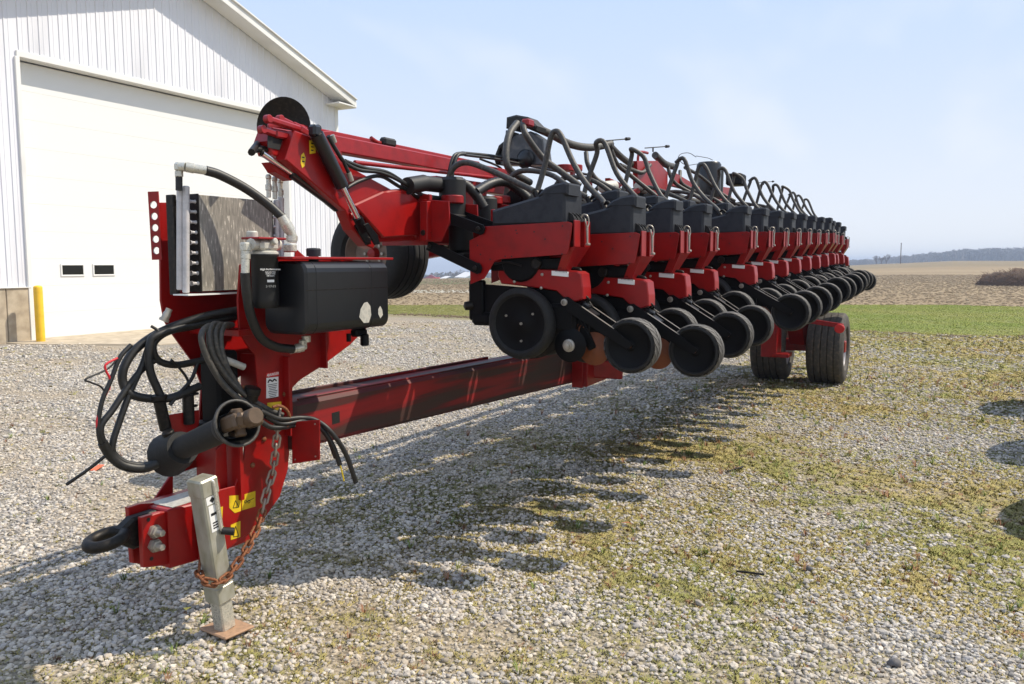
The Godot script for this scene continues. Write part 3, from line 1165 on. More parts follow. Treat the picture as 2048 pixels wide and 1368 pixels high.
# ---------------------------------------------------------------- the planter
# one row unit: origin at the top rear of its upper frame; x points to the rear, z across the row
func row_unit(rank: int, kind := 0) -> Node3D:
	var rng := RandomNumberGenerator.new()
	rng.seed = 300 + rank * 10 + kind
	var jig := func(a: float) -> Vector3: return V(rng.randf_range(-a, a), rng.randf_range(-a, a), rng.randf_range(-a, a)) * (0.0 if kind == 0 else 1.0)
	var u := Node3D.new()
	u.name = "row_unit"
	var up := [P(-0.56, -0.02), P(-0.036, -0.008), P(-0.012, -0.016), P(-0.009, -0.024), P(-0.015, -0.073), P(-0.029, -0.16), P(-0.037, -0.185), P(-0.393, -0.204), P(-0.458, -0.208), P(-0.498, -0.221), P(-0.528, -0.267), P(-0.565, -0.319), P(-0.66, -0.352), P(-0.664, -0.191), P(-0.664, -0.099), P(-0.598, -0.071)]
	for z in [0.119, -0.125]:
		var m := M.new()
		m.prism(up, V(0, 0, z), FX, FY, FZ, 0.006, 0.0015)
		obj("side_plate", m, mats.red, u)
	var m := M.new()
	for q in [P(-0.066, -0.031), P(-0.068, -0.183), P(-0.24, -0.058), P(-0.354, -0.047), P(-0.348, -0.064), P(-0.383, -0.193), P(-0.608, -0.128), P(-0.524, -0.209), P(-0.588, -0.18), P(-0.425, -0.192), P(-0.172, -0.1)]:
		m.cyl(V(q.x, q.y, 0.1245), V(q.x, q.y, 0.1265), 0.0045, 8)
	m.cyl(V(-0.60, -0.235, 0.1245), V(-0.60, -0.235, 0.1268), 0.009, 10)
	obj("bolt", m, mats.ink, u, "stuff")
	# rear bracket: two lugs, recess between them, narrowing strut below
	m = M.new()
	m.box(V(-0.006, -0.072, 0.068), V(0.008, 0.146, 0.075), 0.002)
	m.box(V(-0.006, -0.072, -0.072), V(0.008, 0.146, 0.075), 0.002)
	m.box(V(-0.03, -0.075, -0.002), V(0.006, 0.15, 0.075))
	for zz in [0.03, -0.034]:
		m.box(V(-0.018, -0.075, zz), V(0.03, 0.145, 0.005))
	obj("rear_bracket", m, mats.red, u)
	m = M.new()
	for sg in [1.0, -1.0]:
		var a := V(-0.004, -0.144, 0.105 * sg)
		var b := V(-0.004, -0.144, -0.002 * sg)
		var c := V(-0.118, -0.345, 0.006)
		var d := V(-0.112, -0.335, 0.036 * sg)
		m.face(a, b, c, FX)
		m.face(a, c, d, FX)
		m.face(a + V(-0.012, -0.004, 0), b + V(-0.012, -0.004, 0), c + V(-0.012, -0.004, 0), -FX)
		m.face(a + V(-0.012, -0.004, 0), c + V(-0.012, -0.004, 0), d + V(-0.012, -0.004, 0), -FX)
		m.face(a, d, d + V(-0.05, -0.004, 0), FZ * sg)
		m.face(a, a + V(-0.06, -0.004, 0), d + V(-0.05, -0.004, 0), FZ * sg)
	obj("rear_strut", m, mats.faded_red, u)
	# lower frame casting
	m = M.new()
	m.prism([P(-0.504, -0.238), P(-0.393, -0.258), P(-0.159, -0.268), P(-0.055, -0.273), P(-0.007, -0.278), P(0.017, -0.292), P(0.027, -0.365), P(0.029, -0.43), P(-0.026, -0.448), P(-0.081, -0.433), P(-0.133, -0.387), P(-0.233, -0.374), P(-0.409, -0.357), P(-0.491, -0.35), P(-0.515, -0.301)], V(0, 0, -0.06), FX, FY, FZ, 0.12, 0.006)
	obj("lower_frame", m, mats.red, u)
	m = M.new()
	m.prism([P(-0.159, -0.274), P(-0.058, -0.281), P(-0.058, -0.309), P(-0.159, -0.301)], V(0, 0, 0.058), FX, FY, FZ, 0.012, 0.001)
	obj("depth_scale", m, mats.white, u)
	m = M.new()
	for i in 9:
		m.box(V(-0.135 + 0.0085 * i, -0.272 - 0.0008 * i, 0.0712), V(0.0022, 0.016, 0.0012))
	obj("scale_mark", m, mats.ink, u, "stuff")
	m = M.new()
	for q in [P(-0.221, -0.296), P(-0.227, -0.372), P(-0.399, -0.337), P(-0.328, -0.379)]:
		m.lathe([P(0, 0), P(0.009, 0), P(0.009, 0.006), P(0.006, 0.009), P(0, 0.01)], V(q.x, q.y, 0.061), FZ, 8)
	obj("frame_bolt", m, mats.steel, u, "stuff")
	# seed meter seen between the frames
	m = M.new()
	m.cyl(V(-0.36, -0.215, -0.075), V(-0.36, -0.215, 0.075), 0.125, 20, 0.01)
	m.box(V(-0.17, -0.235, 0.0), V(0.16, 0.07, 0.13), 0.01)
	m.box(V(-0.5, -0.25, 0.02), V(0.12, 0.05, 0.1), 0.01)
	obj("seed_meter", m, mats.black, u)
	m = M.new()
	m.tube([V(-0.52, -0.235, 0.085), V(-0.43, -0.225, 0.09), V(-0.34, -0.245, 0.088)], 0.006, 6, 4)
	m.cyl(V(-0.25, -0.235, 0.06), V(-0.25, -0.235, 0.09), 0.03, 14, 0.004)
	obj("meter_drive", m, mats.dark_steel, u)
	# hopper and lid
	m = M.new()
	m.prism([P(-0.517, -0.016), P(-0.517, 0.072), P(-0.213, 0.139), P(-0.173, 0.167), P(-0.123, 0.176), P(-0.061, 0.176), P(-0.055, 0.157), P(-0.055, -0.021)], V(0, 0, -0.12), FX, FY, FZ, 0.24, 0.014)
	obj("hopper", m, mats.plastic, u)
	m = M.new()
	m.prism([P(-0.222, 0.137), P(-0.204, 0.161), P(-0.176, 0.181), P(-0.124, 0.199), P(-0.058, 0.207), P(-0.04, 0.203), P(-0.034, 0.193), P(-0.035, 0.137), P(-0.061, 0.136), P(-0.142, 0.136)], V(0, 0, -0.055), FX, FY, FZ, 0.178, 0.012)
	obj("hopper_lid", m, mats.plastic, u)
	m = M.new()
	for i in 7:
		var z := 0.062 - 0.024 * i
		var hh := 0.05 if i % 2 == 0 else 0.038
		m.prism([P(-0.092, 0.0), P(-0.012, 0.0), P(-0.03, hh * 0.7), P(-0.055, hh)], V(0, -0.002, z), FX, FY, FZ, 0.008)
	obj("hopper_latch_comb", m, mats.ink, u, "stuff")
	# spring latch on the bracket
	m = M.new()
	m.tube([V(-0.03, 0.012, -0.03), V(-0.012, 0.038, -0.034), V(0.012, 0.026, -0.04), V(0.016, -0.01, -0.045), V(0.012, -0.035, -0.03), V(0.012, -0.01, -0.012), V(0.006, 0.012, -0.018)], 0.005, 6, 4)
	m.tube([V(0.012, -0.03, -0.03), V(0.014, -0.12, -0.032)], 0.009, 8, 1, 0.006)
	m.box(V(0.018, -0.128, -0.032), V(0.02, 0.014, 0.03), 0.003)
	obj("latch", m, mats.steel, u)
	m = M.new()
	m.tube([V(-0.085, -0.262, -0.02), V(-0.03, -0.268, -0.02), V(-0.022, -0.29, -0.02), V(-0.03, -0.38, -0.02)], 0.011, 8, 4, 0.008)
	m.box(V(-0.036, -0.405, -0.01), V(0.03, 0.045, 0.04), 0.005)
	m.tube([V(-0.02, -0.375, -0.02), V(0.0, -0.39, -0.01), V(0.012, -0.40, 0.0)], 0.005, 6, 3)
	obj("down_pressure_lever", m, mats.dark_steel, u)
	# parallel linkage
	for q in [[P(-0.587, -0.034), P(-0.852, 0.057)], [P(-0.609, -0.258), P(-0.926, -0.128)]]:
		for z in [0.142, -0.148]:
			m = M.new()
			var d: Vector2 = (q[1] - q[0]).normalized()
			var nn := P(-d.y, d.x) * 0.03
			var e: Vector2 = q[0] - d * 0.02
			var g: Vector2 = q[1] + d * 0.02
			m.prism([e + nn, e + nn * 0.5 - d * 0.018, e - nn * 0.5 - d * 0.018, e - nn, g - nn, g + nn], V(0, 0, z - 0.007), FX, FY, FZ, 0.014, 0.002)
			obj("link_arm", m, mats.black, u)
		m = M.new()
		for p in q:
			m.lathe([P(0, 0), P(0.014, 0), P(0.014, 0.01), P(0.009, 0.014), P(0, 0.014)], V(p.x, p.y, 0.149), FZ, 8)
			m.cyl(V(p.x, p.y, -0.16), V(p.x, p.y, 0.149), 0.012, 8)
		obj("link_pin", m, mats.dark_steel, u, "stuff")
	# bracket on the toolbar
	m = M.new()
	for z in [0.155, -0.165]:
		m.prism([P(-0.966, 0.149), P(-0.778, 0.13), P(-0.772, 0.005), P(-0.833, -0.102), P(-0.969, -0.1)], V(0, 0, z), FX, FY, FZ, 0.012, 0.002)
	m.box(V(-0.955, 0.02, 0), V(0.02, 0.26, 0.32), 0.004)
	obj("mount_bracket", m, mats.red, u)
	m = M.new()
	m.lathe([P(0, 0), P(0.03, 0), P(0.03, 0.02), P(0.022, 0.02), P(0.022, 0.04), P(0.014, 0.05), P(0, 0.05)], V(-0.93, -0.05, 0.167), FZ, 12)
	obj("mount_pin", m, mats.dark_steel, u)
	m = M.new()
	m.cyl(V(-0.80, -0.17, 0.0), V(-0.80, 0.01, 0.0), 0.075, 14, 0.02)
	m.cyl(V(-0.80, -0.2, 0.0), V(-0.80, -0.17, 0.0), 0.085, 14, 0.008)
	m.box(V(-0.72, -0.19, 0.0), V(0.2, 0.06, 0.12), 0.015)
	obj("air_spring", m, mats.black, u)
	# opener: shank, gauge wheels, discs
	m = M.new()
	m.prism([P(-0.647, -0.354), P(-0.146, -0.387), P(-0.032, -0.445), P(-0.047, -0.573), P(-0.216, -0.621), P(-0.459, -0.588), P(-0.644, -0.565), P(-0.668, -0.448)], V(0, 0, -0.02), FX, FY, FZ, 0.04, 0.004)
	m.box(V(-0.675, -0.45, 0.02), V(0.10, 0.24, 0.05), 0.01)
	m.box(V(-0.64, -0.56, 0.02), V(0.14, 0.08, 0.06), 0.02)
	obj("shank", m, mats.black, u)
	m = M.new()
	m.lathe([P(0, 0), P(0.026, 0), P(0.03, 0.01), P(0.026, 0.05), P(0, 0.06)], V(-0.70, -0.48, 0.03), V(-0.8, -0.1, 0.6).normalized(), 10)
	obj("depth_knob", m, mats.dark_steel, u)
	var gc := [P(-0.344, -0.575)]
	for w in [[V(gc[0].x, gc[0].y, 0.075), 1.0], [V(gc[0].x + 0.07, gc[0].y + 0.01, -0.075), -1.0]]:
		var c: Vector3 = w[0]
		m = M.new()
		m.lathe([P(0.155, 0.03), P(0.17, 0.046), P(0.188, 0.046), P(0.2, 0.036), P(0.207, 0.015), P(0.207, -0.015), P(0.2, -0.036), P(0.188, -0.044), P(0.155, -0.03)], c, FZ * w[1], 36)
		obj("gauge_wheel_tyre", m, mats.rubber, u)
		m = M.new()
		m.lathe([P(0, 0.028), P(0.035, 0.028), P(0.05, 0.02), P(0.13, 0.024), P(0.156, 0.034), P(0.156, -0.03), P(0, -0.03)], c, FZ * w[1], 30)
		obj("gauge_wheel_disc", m, mats.black, u)
		if w[1] > 0.0:
			m = M.new()
			for k in 3:
				var a := TAU * k / 3.0 + 0.6
				m.cyl(c + V(cos(a) * 0.1, sin(a) * 0.1, 0.02), c + V(cos(a) * 0.1, sin(a) * 0.1, 0.031), 0.007, 7)
			m.cyl(c + V(0.01, 0.0, 0.027), c + V(0.01, 0.0, 0.036), 0.008, 8)
			obj("wheel_bolt", m, mats.steel, u, "stuff")
	for z in [0.016, -0.016]:
		m = M.new()
		m.lathe([P(0, 0.002), P(0.17, 0.002), P(0.185, 0.0), P(0.17, -0.002), P(0, -0.002)], V(-0.315, -0.60, z), V(0.06, 0.0, signf(z)).normalized(), 32)
		obj("opener_disc", m, mats.dark_steel, u)
	# closing discs
	var cc := [P(-0.055, -0.692), P(0.057, -0.714)]
	m = M.new()
	m.lathe([P(0, 0.012), P(0.03, 0.012), P(0.05, 0.006), P(0.094, -0.004), P(0.097, -0.006), P(0, -0.006)], V(cc[0].x, cc[0].y, 0.05), FZ, 30)
	obj("closing_disc", m, mats.black, u)
	m = M.new()
	m.lathe([P(0, 0.012), P(0.03, 0.012), P(0.05, 0.006), P(0.092, -0.004), P(0.095, -0.006), P(0, -0.006)], V(cc[1].x, cc[1].y, -0.03), FZ, 30)
	obj("closing_disc", m, mats.orange, u)
	m = M.new()
	m.lathe([P(0, 0), P(0.036, 0), P(0.036, 0.008), P(0.027, 0.012), P(0.025, 0.02), P(0.016, 0.02), P(0.015, 0.034), P(0, 0.036)], V(cc[0].x, cc[0].y, 0.06), FZ, 16)
	obj("disc_hub", m, mats.steel, u)
	m = M.new()
	m.bar(V(-0.13, -0.47, 0.0), V(cc[0].x, cc[0].y, 0.02), 0.035, 0.05, 0.006)
	m.bar(V(-0.08, -0.47, -0.01), V(cc[1].x, cc[1].y, -0.02), 0.03, 0.05, 0.006)
	m.box(V(-0.11, -0.54, 0.0), V(0.17, 0.16, 0.10), 0.02)
	m.box(V(-0.04, -0.60, -0.05), V(0.12, 0.2, 0.05), 0.015)
	m.box(V(-0.18, -0.56, -0.06), V(0.2, 0.16, 0.05), 0.015)
	obj("closing_arm", m, mats.black, u)
	m = M.new()
	var coil := []
	for i in 49:
		var a := TAU * i / 8.0
		coil.append(V(-0.1 + 0.10 * i / 48.0, -0.56 - 0.05 * i / 48.0, 0.0) + V(0.3, 0.9, 0).normalized() * cos(a) * 0.02 + FZ * sin(a) * 0.02)
	m.tube(coil, 0.004, 5, 1)
	obj("spring", m, mats.rust, u)
	# press wheel on its forked arm
	var pw := [P(-0.078, -0.45), P(0.2, -0.614), P(0.298, -0.676)]
	for z in [0.062, -0.07]:
		m = M.new()
		var a: Vector2 = pw[0]
		var b: Vector2 = pw[1]
		var d := (b - a).normalized()
		var nn := P(-d.y, d.x)
		m.prism([a - d * 0.035 + nn * 0.01, a + nn * 0.036, a + d * 0.1 + nn * 0.034, b + nn * 0.03, pw[2] + nn * 0.02 + d * 0.02, pw[2] - nn * 0.02 + d * 0.01, b - nn * 0.03, a + d * 0.05 - nn * 0.036, a - d * 0.02 - nn * 0.02], V(0, 0, z), FX, FY, FZ, 0.008, 0.0015)
		obj("press_arm", m, mats.black, u)
	for z in [0.066, -0.066]:
		m = M.new()
		var wd: Vector2 = (pw[1] - pw[0]).normalized()
		var wn := P(-wd.y, wd.x) * 0.0335
		var w0: Vector2 = pw[0] + wd * 0.10 + wn
		var w1: Vector2 = pw[1] + wn * 0.9
		m.bar(V(w0.x, w0.y, z), V(w1.x, w1.y, z), 0.0085, 0.003)
		obj("worn_edge", m, mats.steel, u)
	m = M.new()
	m.lathe([P(0.011, 0), P(0.019, 0), P(0.019, 0.01), P(0.011, 0.012)], V(pw[0].x, pw[0].y, 0.07), FZ, 14)
	m.cyl(V(pw[0].x, pw[0].y, -0.08), V(pw[0].x, pw[0].y, 0.072), 0.012, 12)
	obj("pivot_bush", m, mats.steel, u)
	m = M.new()
	m.bar(V(pw[0].x + 0.05, pw[0].y - 0.005, 0), V(pw[0].x + 0.16, pw[0].y - 0.075, 0), 0.12, 0.012, 0.003)
	m.box(V(pw[0].x + 0.10, pw[0].y - 0.02, 0.0), V(0.05, 0.035, 0.05), 0.008, Basis(FZ, -0.55))
	obj("arm_plate", m, mats.tank, u)
	m = M.new()
	m.tube([V(pw[0].x + 0.03, pw[0].y + 0.05, -0.02), V(pw[0].x + 0.09, pw[0].y + 0.02, -0.02), V(pw[0].x + 0.13, pw[0].y - 0.03, -0.02)], 0.008, 6, 3)
	m.tube([V(pw[0].x + 0.07, pw[0].y + 0.03, 0.0), V(pw[0].x + 0.10, pw[0].y + 0.035, 0.012), V(pw[0].x + 0.12, pw[0].y + 0.01, 0.0), V(pw[0].x + 0.09, pw[0].y + 0.0, -0.01)], 0.006, 6, 3)
	obj("tension_spring", m, mats.dark_steel, u)
	# the fork of each unit hangs a little differently
	var sag := 0.0 if kind == 0 else rng.randf_range(-0.05, 0.05)
	for c in u.get_children():
		if c.name.begins_with("press_arm") or c.name.begins_with("arm_plate") or c.name.begins_with("worn_edge"):
			var piv := V(pw[0].x, pw[0].y, 0)
			c.transform = Transform3D(Basis(FZ, sag), piv - Basis(FZ, sag) * piv)
	var wc := V(pw[0].x, pw[0].y, 0) + Basis(FZ, sag) * V(pw[2].x - pw[0].x, pw[2].y - 0.005 - pw[0].y, 0.0)
	var spin := rng.randf() * TAU
	m = M.new()
	m.lathe([P(0.118, 0.05), P(0.128, 0.064), P(0.14, 0.06), P(0.147, 0.04), P(0.149, 0.0), P(0.147, -0.04), P(0.14, -0.06), P(0.128, -0.064), P(0.118, -0.05)], wc, FZ, 32)
	obj("press_wheel_tyre", m, mats.rubber, u)
	m = M.new()
	# raised V of the tread
	for k in 20:
		for sg in [1.0, -1.0]:
			var rows := []
			for e in 3:
				var t := e / 2.0
				var a0 := spin + TAU * (k + 0.5 * (1.0 if sg > 0 else 0.0)) / 20.0 + t * 0.42
				var rr := lerpf(0.1535, 0.1475, t * t)
				var zz: float = sg * lerpf(0.004, 0.056, t)
				var row := []
				for h in [0.0, 0.25]:
					row.append(wc + V(cos(a0 + h) * rr, sin(a0 + h) * rr, zz))
				rows.append(row)
			for e in 2:
				var mid: Vector3 = (rows[e][0] + rows[e + 1][1]) * 0.5 - wc
				mid.z = 0.0
				m.face(rows[e][0], rows[e][1], rows[e + 1][1], mid)
				m.face(rows[e][0], rows[e + 1][1], rows[e + 1][0], mid)
				for h in 2:
					var a: Vector3 = rows[e][h]
					var b: Vector3 = rows[e + 1][h]
					var ia := wc + (a - wc) * V(0.95, 0.95, 1)
					var ib := wc + (b - wc) * V(0.95, 0.95, 1)
					var hint := mid.cross(FZ) * (1.0 if h == 0 else -1.0)
					m.face(a, b, ib, hint)
					m.face(a, ib, ia, hint)
	obj("press_wheel_tread", m, mats.tread, u, "stuff")
	m = M.new()
	m.lathe([P(0, 0.046), P(0.02, 0.046), P(0.03, 0.036), P(0.09, 0.04), P(0.119, 0.055), P(0.119, -0.05), P(0, -0.046)], wc, FZ, 28)
	obj("press_wheel_disc", m, mats.black, u)
	m = M.new()
	m.lathe([P(0, 0), P(0.012, 0), P(0.012, 0.008), P(0, 0.01)], wc + V(0, 0, 0.046), FZ, 8)
	obj("hub_bolt", m, mats.rust, u)
	# hopper-fill hose
	m = M.new()
	if rank == 1:
		m.tube([V(-0.84, 0.25, -0.20), V(-0.80, 0.44, -0.245), V(-0.757, 0.62, -0.245) + jig.call(0.03), V(-0.724, 0.662, -0.245) + jig.call(0.035), V(-0.68, 0.63, -0.245) + jig.call(0.03), V(-0.59, 0.455, -0.235) + jig.call(0.035), V(-0.48, 0.31, -0.20) + jig.call(0.025), V(-0.36, 0.21, -0.15), V(-0.31, 0.165, -0.10)], 0.0185, 10, 5)
	else:
		m.tube([V(-0.98, 0.12, -0.10), V(-0.94, 0.32, -0.10), V(-0.84, 0.385, -0.11), V(-0.66, 0.33, -0.10) + jig.call(0.04), V(-0.46, 0.24, -0.09) + jig.call(0.03), V(-0.34, 0.185, -0.07)], 0.0185, 10, 5)
	obj("fill_hose", m, mats.hose_dusty, u)
	m = M.new()
	m.cyl(V(-0.33, 0.18, -0.10 if rank == 1 else -0.07), V(-0.30, 0.135, -0.08 if rank == 1 else -0.06), 0.021, 10, 0.003)
	m.tube([V(-0.3, 0.17, -0.06), V(-0.28, 0.185, -0.05), V(-0.25, 0.16, -0.05)], 0.009, 6, 3)
	obj("hose_clamp", m, mats.dark_steel, u)
	return u


func planter() -> void:
	var pl := thing("planter", "long red row-crop planter with black seed hoppers, folded for transport and parked on gravel", "planter")
	var ref := V(-2.9, 0.0, -7.0)

	# --- hitch and tongue frame
	var h := node("hitch", pl)
	var m := M.new()
	var ring := []
	for i in 24:
		var a := TAU * i / 24.0
		ring.append(V(-3.04 + sin(a) * 0.062, 0.535 - cos(a) * 0.012, -2.03 + cos(a) * 0.072))
	m.tube(ring, 0.025, 12, 1, -1.0, 0.0, true)
	m.prism([P(-2.085, 0.50), P(-2.14, 0.46), P(-2.26, 0.46), P(-2.26, 0.60), P(-2.14, 0.60), P(-2.08, 0.565)], V(-3.07, 0, 0), FZ, FY, FX, 0.06, 0.012)
	obj("tow_ring", m, mats.dark_steel, h)
	for q in [[-2.995, [P(-2.145, 0.606), P(-2.235, 0.605), P(-2.296, 0.597), P(-2.284, 0.353), P(-2.231, 0.366), P(-2.145, 0.387)]], [-3.105, [P(-2.164, 0.628), P(-2.225, 0.629), P(-2.313, 0.61), P(-2.298, 0.322), P(-2.172, 0.378)]]]:
		m = M.new()
		m.prism(q[1], V(q[0], 0, 0), FZ, FY, FX, 0.03, 0.004)
		obj("clevis_plate", m, mats.red, h)
	m = M.new()
	m.prism([P(-3.16, -2.26), P(-3.16, -2.72), P(-2.915, -2.72), P(-2.915, -2.42), P(-2.95, -2.26)], V(0, 0.345, 0), FX, FZ, FY, 0.265, 0.006)
	obj("hitch_bar", m, mats.red, h)
	m = M.new()
	m.box(V(-3.03, 0.6125, -2.42), V(0.15, 0.003, 0.26))
	obj("worn_plate", m, mats.cast, h)
	m = M.new()
	for q in [P(-2.198, 0.532), P(-2.195, 0.471)]:
		m.lathe([P(0, 0), P(0.03, 0), P(0.03, 0.018), P(0.026, 0.018), P(0.026, 0.03), P(0.016, 0.032), P(0.015, 0.06), P(0, 0.062)], V(-2.965, q.y, q.x), FX, 6)
	obj("hitch_bolt", m, mats.steel, h, "stuff")
	m = M.new()
	for q in [P(-2.176, 0.589), P(-2.182, 0.415)]:
		m.cyl(V(-2.966, q.y, q.x), V(-2.963, q.y, q.x), 0.009, 10)
	obj("bolt_hole", m, mats.ink, h, "stuff")

	var tf := node("tongue_frame", pl)
	m = M.new()
	m.prism([P(-2.393, 0.65), P(-2.593, 0.642), P(-2.656, 0.764), P(-2.67, 0.894), P(-2.716, 1.012), P(-2.753, 1.084), P(-2.744, 1.242), P(-2.696, 1.297), P(-2.651, 1.364), P(-2.648, 1.511), P(-2.67, 1.673), P(-2.729, 1.701), P(-3.466, 1.71), P(-3.585, 1.318), P(-3.431, 1.231), P(-3.187, 1.134), P(-3.037, 1.086), P(-2.986, 1.055), P(-2.973, 0.993), P(-2.958, 0.777), P(-2.936, 0.642), P(-2.876, 0.518), P(-2.745, 0.417), P(-2.527, 0.351), P(-2.379, 0.343)], V(-2.912, 0, 0), FZ, FY, FX, 0.012, 0.002)
	obj("side_plate", m, mats.red, tf)
	m = M.new()
	m.prism([P(-2.477, 1.958), P(-2.57, 1.964), P(-3.021, 1.956), P(-3.211, 1.373), P(-3.131, 1.216), P(-2.885, 1.085), P(-2.746, 0.85), P(-2.662, 0.69), P(-2.488, 0.68), P(-2.482, 0.56), P(-2.36, 0.569), P(-2.64, 0.845), P(-2.672, 1.088), P(-2.627, 1.203), P(-2.507, 1.363), P(-2.475, 1.419), P(-2.461, 1.512)], V(-3.206, 0, 0), FZ, FY, FX, 0.012, 0.002)
	obj("side_plate", m, mats.red, tf)
	for q in [[V(-3.03, 1.38, -3.2), V(0.34, 0.5, 0.012)], [V(-3.03, 1.02, -2.93), V(0.34, 0.4, 0.02)], [V(-3.03, 1.36, -2.66), V(0.335, 0.03, 0.1)]]:
		m = M.new()
		m.box(q[0], q[1], 0.002)
		obj("cross_plate", m, mats.red, tf)
	m = M.new()
	m.box(V(-2.72, 1.705, -3.05), V(0.27, 0.012, 0.74), 0.002)
	m.prism([P(-2.976, 1.705), P(-2.981, 1.754), P(-3.06, 1.705)], V(-2.86, 0, 0), FZ, FY, FX, 0.008)
	obj("tank_bracket", m, mats.red, tf)
	# strip with five round holes
	var strip := CSGBox3D.new()
	strip.name = "hole_strip"
	strip.size = V(0.05, 0.31, 0.008)
	strip.position = V(-3.212, 1.852, -2.462)
	strip.rotation = V(0, 0.35, 0.02)
	strip.material = mats.red
	for i in 5:
		var c := CSGCylinder3D.new()
		c.name = "hole"
		c.operation = CSGShape3D.OPERATION_SUBTRACTION
		c.radius = 0.0165
		c.height = 0.05
		c.sides = 16
		c.rotation.x = PI / 2
		c.position = V(0, 0.095 - 0.052 * i, 0)
		strip.add_child(c, true)
	tf.add_child(strip)
	m = M.new()
	for q in [P(-2.665, 1.099), P(-2.924, 1.03), P(-2.779, 0.83), P(-2.701, 0.718)]:
		m.lathe([P(0, 0), P(0.013, 0), P(0.013, 0.007), P(0.007, 0.012), P(0, 0.013)], V(-2.9, q.y, q.x), FX, 8)
	obj("bolt", m, mats.rust, tf, "stuff")
	m = M.new()
	m.prism([V(-2.784, 0.91, -2.85), V(-2.607, 0.939, -2.85), V(-2.613, 0.744, -2.85), V(-2.791, 0.703, -2.85)].map(func(q): return P(q.x, q.y)), V(0, 0, -2.86), FX, FY, FZ, 0.008, 0.002)
	obj("guard_plate", m, mats.red, tf)
	m = M.new()
	for q in [P(-2.762, 0.895), P(-2.633, 0.917), P(-2.635, 0.759), P(-2.767, 0.728)]:
		m.cyl(V(q.x, q.y, -2.852), V(q.x, q.y, -2.848), 0.004, 8)
	obj("plate_bolt", m, mats.steel, tf, "stuff")
	m = M.new()
	m.prism([P(-2.533, 0.82), P(-2.593, 0.856), P(-2.594, 0.603), P(-2.524, 0.621)], V(-2.96, 0, 0), FZ, FY, FX, 0.012, 0.002)
	obj("pivot_lug", m, mats.red, tf)
	m = M.new()
	m.prism([P(-2.361, 1.004), P(-2.53, 1), P(-2.521, 0.8), P(-2.389, 0.827)], V(-3.06, 0, 0), FZ, FY, FX, 0.012, 0.002)
	obj("pivot_lug", m, mats.red, tf)
	m = M.new()
	m.box(V(-3.03, 0.72, -2.62), V(0.3, 0.3, 0.02))
	obj("pivot_lug", m, mats.red, tf)

	# --- decals
	var de := node("decal", pl)
	var dx := -2.8995
	for q in [[P(-2.556, 0.604), P(-2.628, 0.59), P(-2.622, 0.514), P(-2.585, 0.514), P(-2.554, 0.547)], [P(-2.634, 0.588), P(-2.715, 0.587), P(-2.712, 0.511), P(-2.628, 0.515)], [P(-2.559, 0.464), P(-2.617, 0.467), P(-2.613, 0.39), P(-2.556, 0.393)], [P(-2.477, 0.568), P(-2.517, 0.564), P(-2.511, 0.511), P(-2.474, 0.512)], [P(-2.478, 0.474), P(-2.518, 0.471), P(-2.517, 0.372), P(-2.479, 0.372)]]:
		m = M.new()
		m.prism(q, V(dx, 0, 0), FZ, FY, FX, 0.001)
		obj("warning_decal", m, mats.yellow, de)
	m = M.new()
	for q in [[P(-2.575, 0.541), P(-2.591, 0.573), P(-2.61, 0.536), P(-2.575, 0.541)]]:
		for i in 3:
			m.bar(V(dx + 0.0016, q[i].y, q[i].x), V(dx + 0.0016, q[i + 1].y, q[i + 1].x), 0.0032, 0.001, 0.0, FX)
	for q in [P(-2.651, 0.552), P(-2.672, 0.546)]:
		for i in 10:
			var a0 := TAU * i / 10.0
			var a1 := TAU * (i + 1) / 10.0
			m.bar(V(dx + 0.0016, q.y + sin(a0) * 0.007, q.x + cos(a0) * 0.007), V(dx + 0.0016, q.y + sin(a1) * 0.007, q.x + cos(a1) * 0.007), 0.0024, 0.001, 0.0, FX)
	var ln := [P(-2.657, 0.548), P(-2.704, 0.555), P(-2.572, 0.403), P(-2.586, 0.451), P(-2.604, 0.397), P(-2.572, 0.403), P(-2.484, 0.406), P(-2.508, 0.422), P(-2.483, 0.382), P(-2.509, 0.393)]
	for i in [0, 2, 3, 4, 6, 8]:
		m.bar(V(dx + 0.0016, ln[i].y, ln[i].x), V(dx + 0.0016, ln[i + 1].y, ln[i + 1].x), 0.003, 0.001, 0.0, FX)
	obj("decal_symbol", m, mats.ink, de, "stuff")
	m = M.new()
	m.prism([P(-2.808, 1.126), P(-2.887, 1.123), P(-2.883, 1.024), P(-2.803, 1.026)], V(dx, 0, 0), FZ, FY, FX, 0.001)
	obj("danger_decal", m, mats.white, de)
	m = M.new()
	m.prism([P(-2.808, 1.15), P(-2.888, 1.148), P(-2.887, 1.126), P(-2.808, 1.128)], V(dx, 0, 0), FZ, FY, FX, 0.001)
	obj("danger_header", m, mats.decal_red, de)
	var dp := [P(-2.854, 1.139), P(-2.846, 1.109), P(-2.845, 1.082), P(-2.844, 1.057), P(-2.843, 1.037), P(-2.815, 1.14)]
	text("DANGER", 0.013, V(dx + 0.0012, dp[0].y, dp[0].x), V(0, 0.03, -1).normalized(), V(0, 1, 0.03).normalized(), mats.white, "danger_word", de)
	m = M.new()
	m.prism([P(dp[5].x + 0.004, dp[5].y), P(dp[5].x - 0.008, dp[5].y), P(dp[5].x - 0.002, dp[5].y + 0.011)], V(dx + 0.001, -0.006, 0), FZ, FY, FX, 0.0008)
	obj("alert_triangle", m, mats.white, de)
	m = M.new()
	for i in 9:
		m.box(V(dx + 0.0014, dp[2].y + 0.008 - 0.0085 * i, dp[2].x - 0.001 * (i % 3)), V(0.0008, 0.003, 0.062 - 0.006 * (i % 4)))
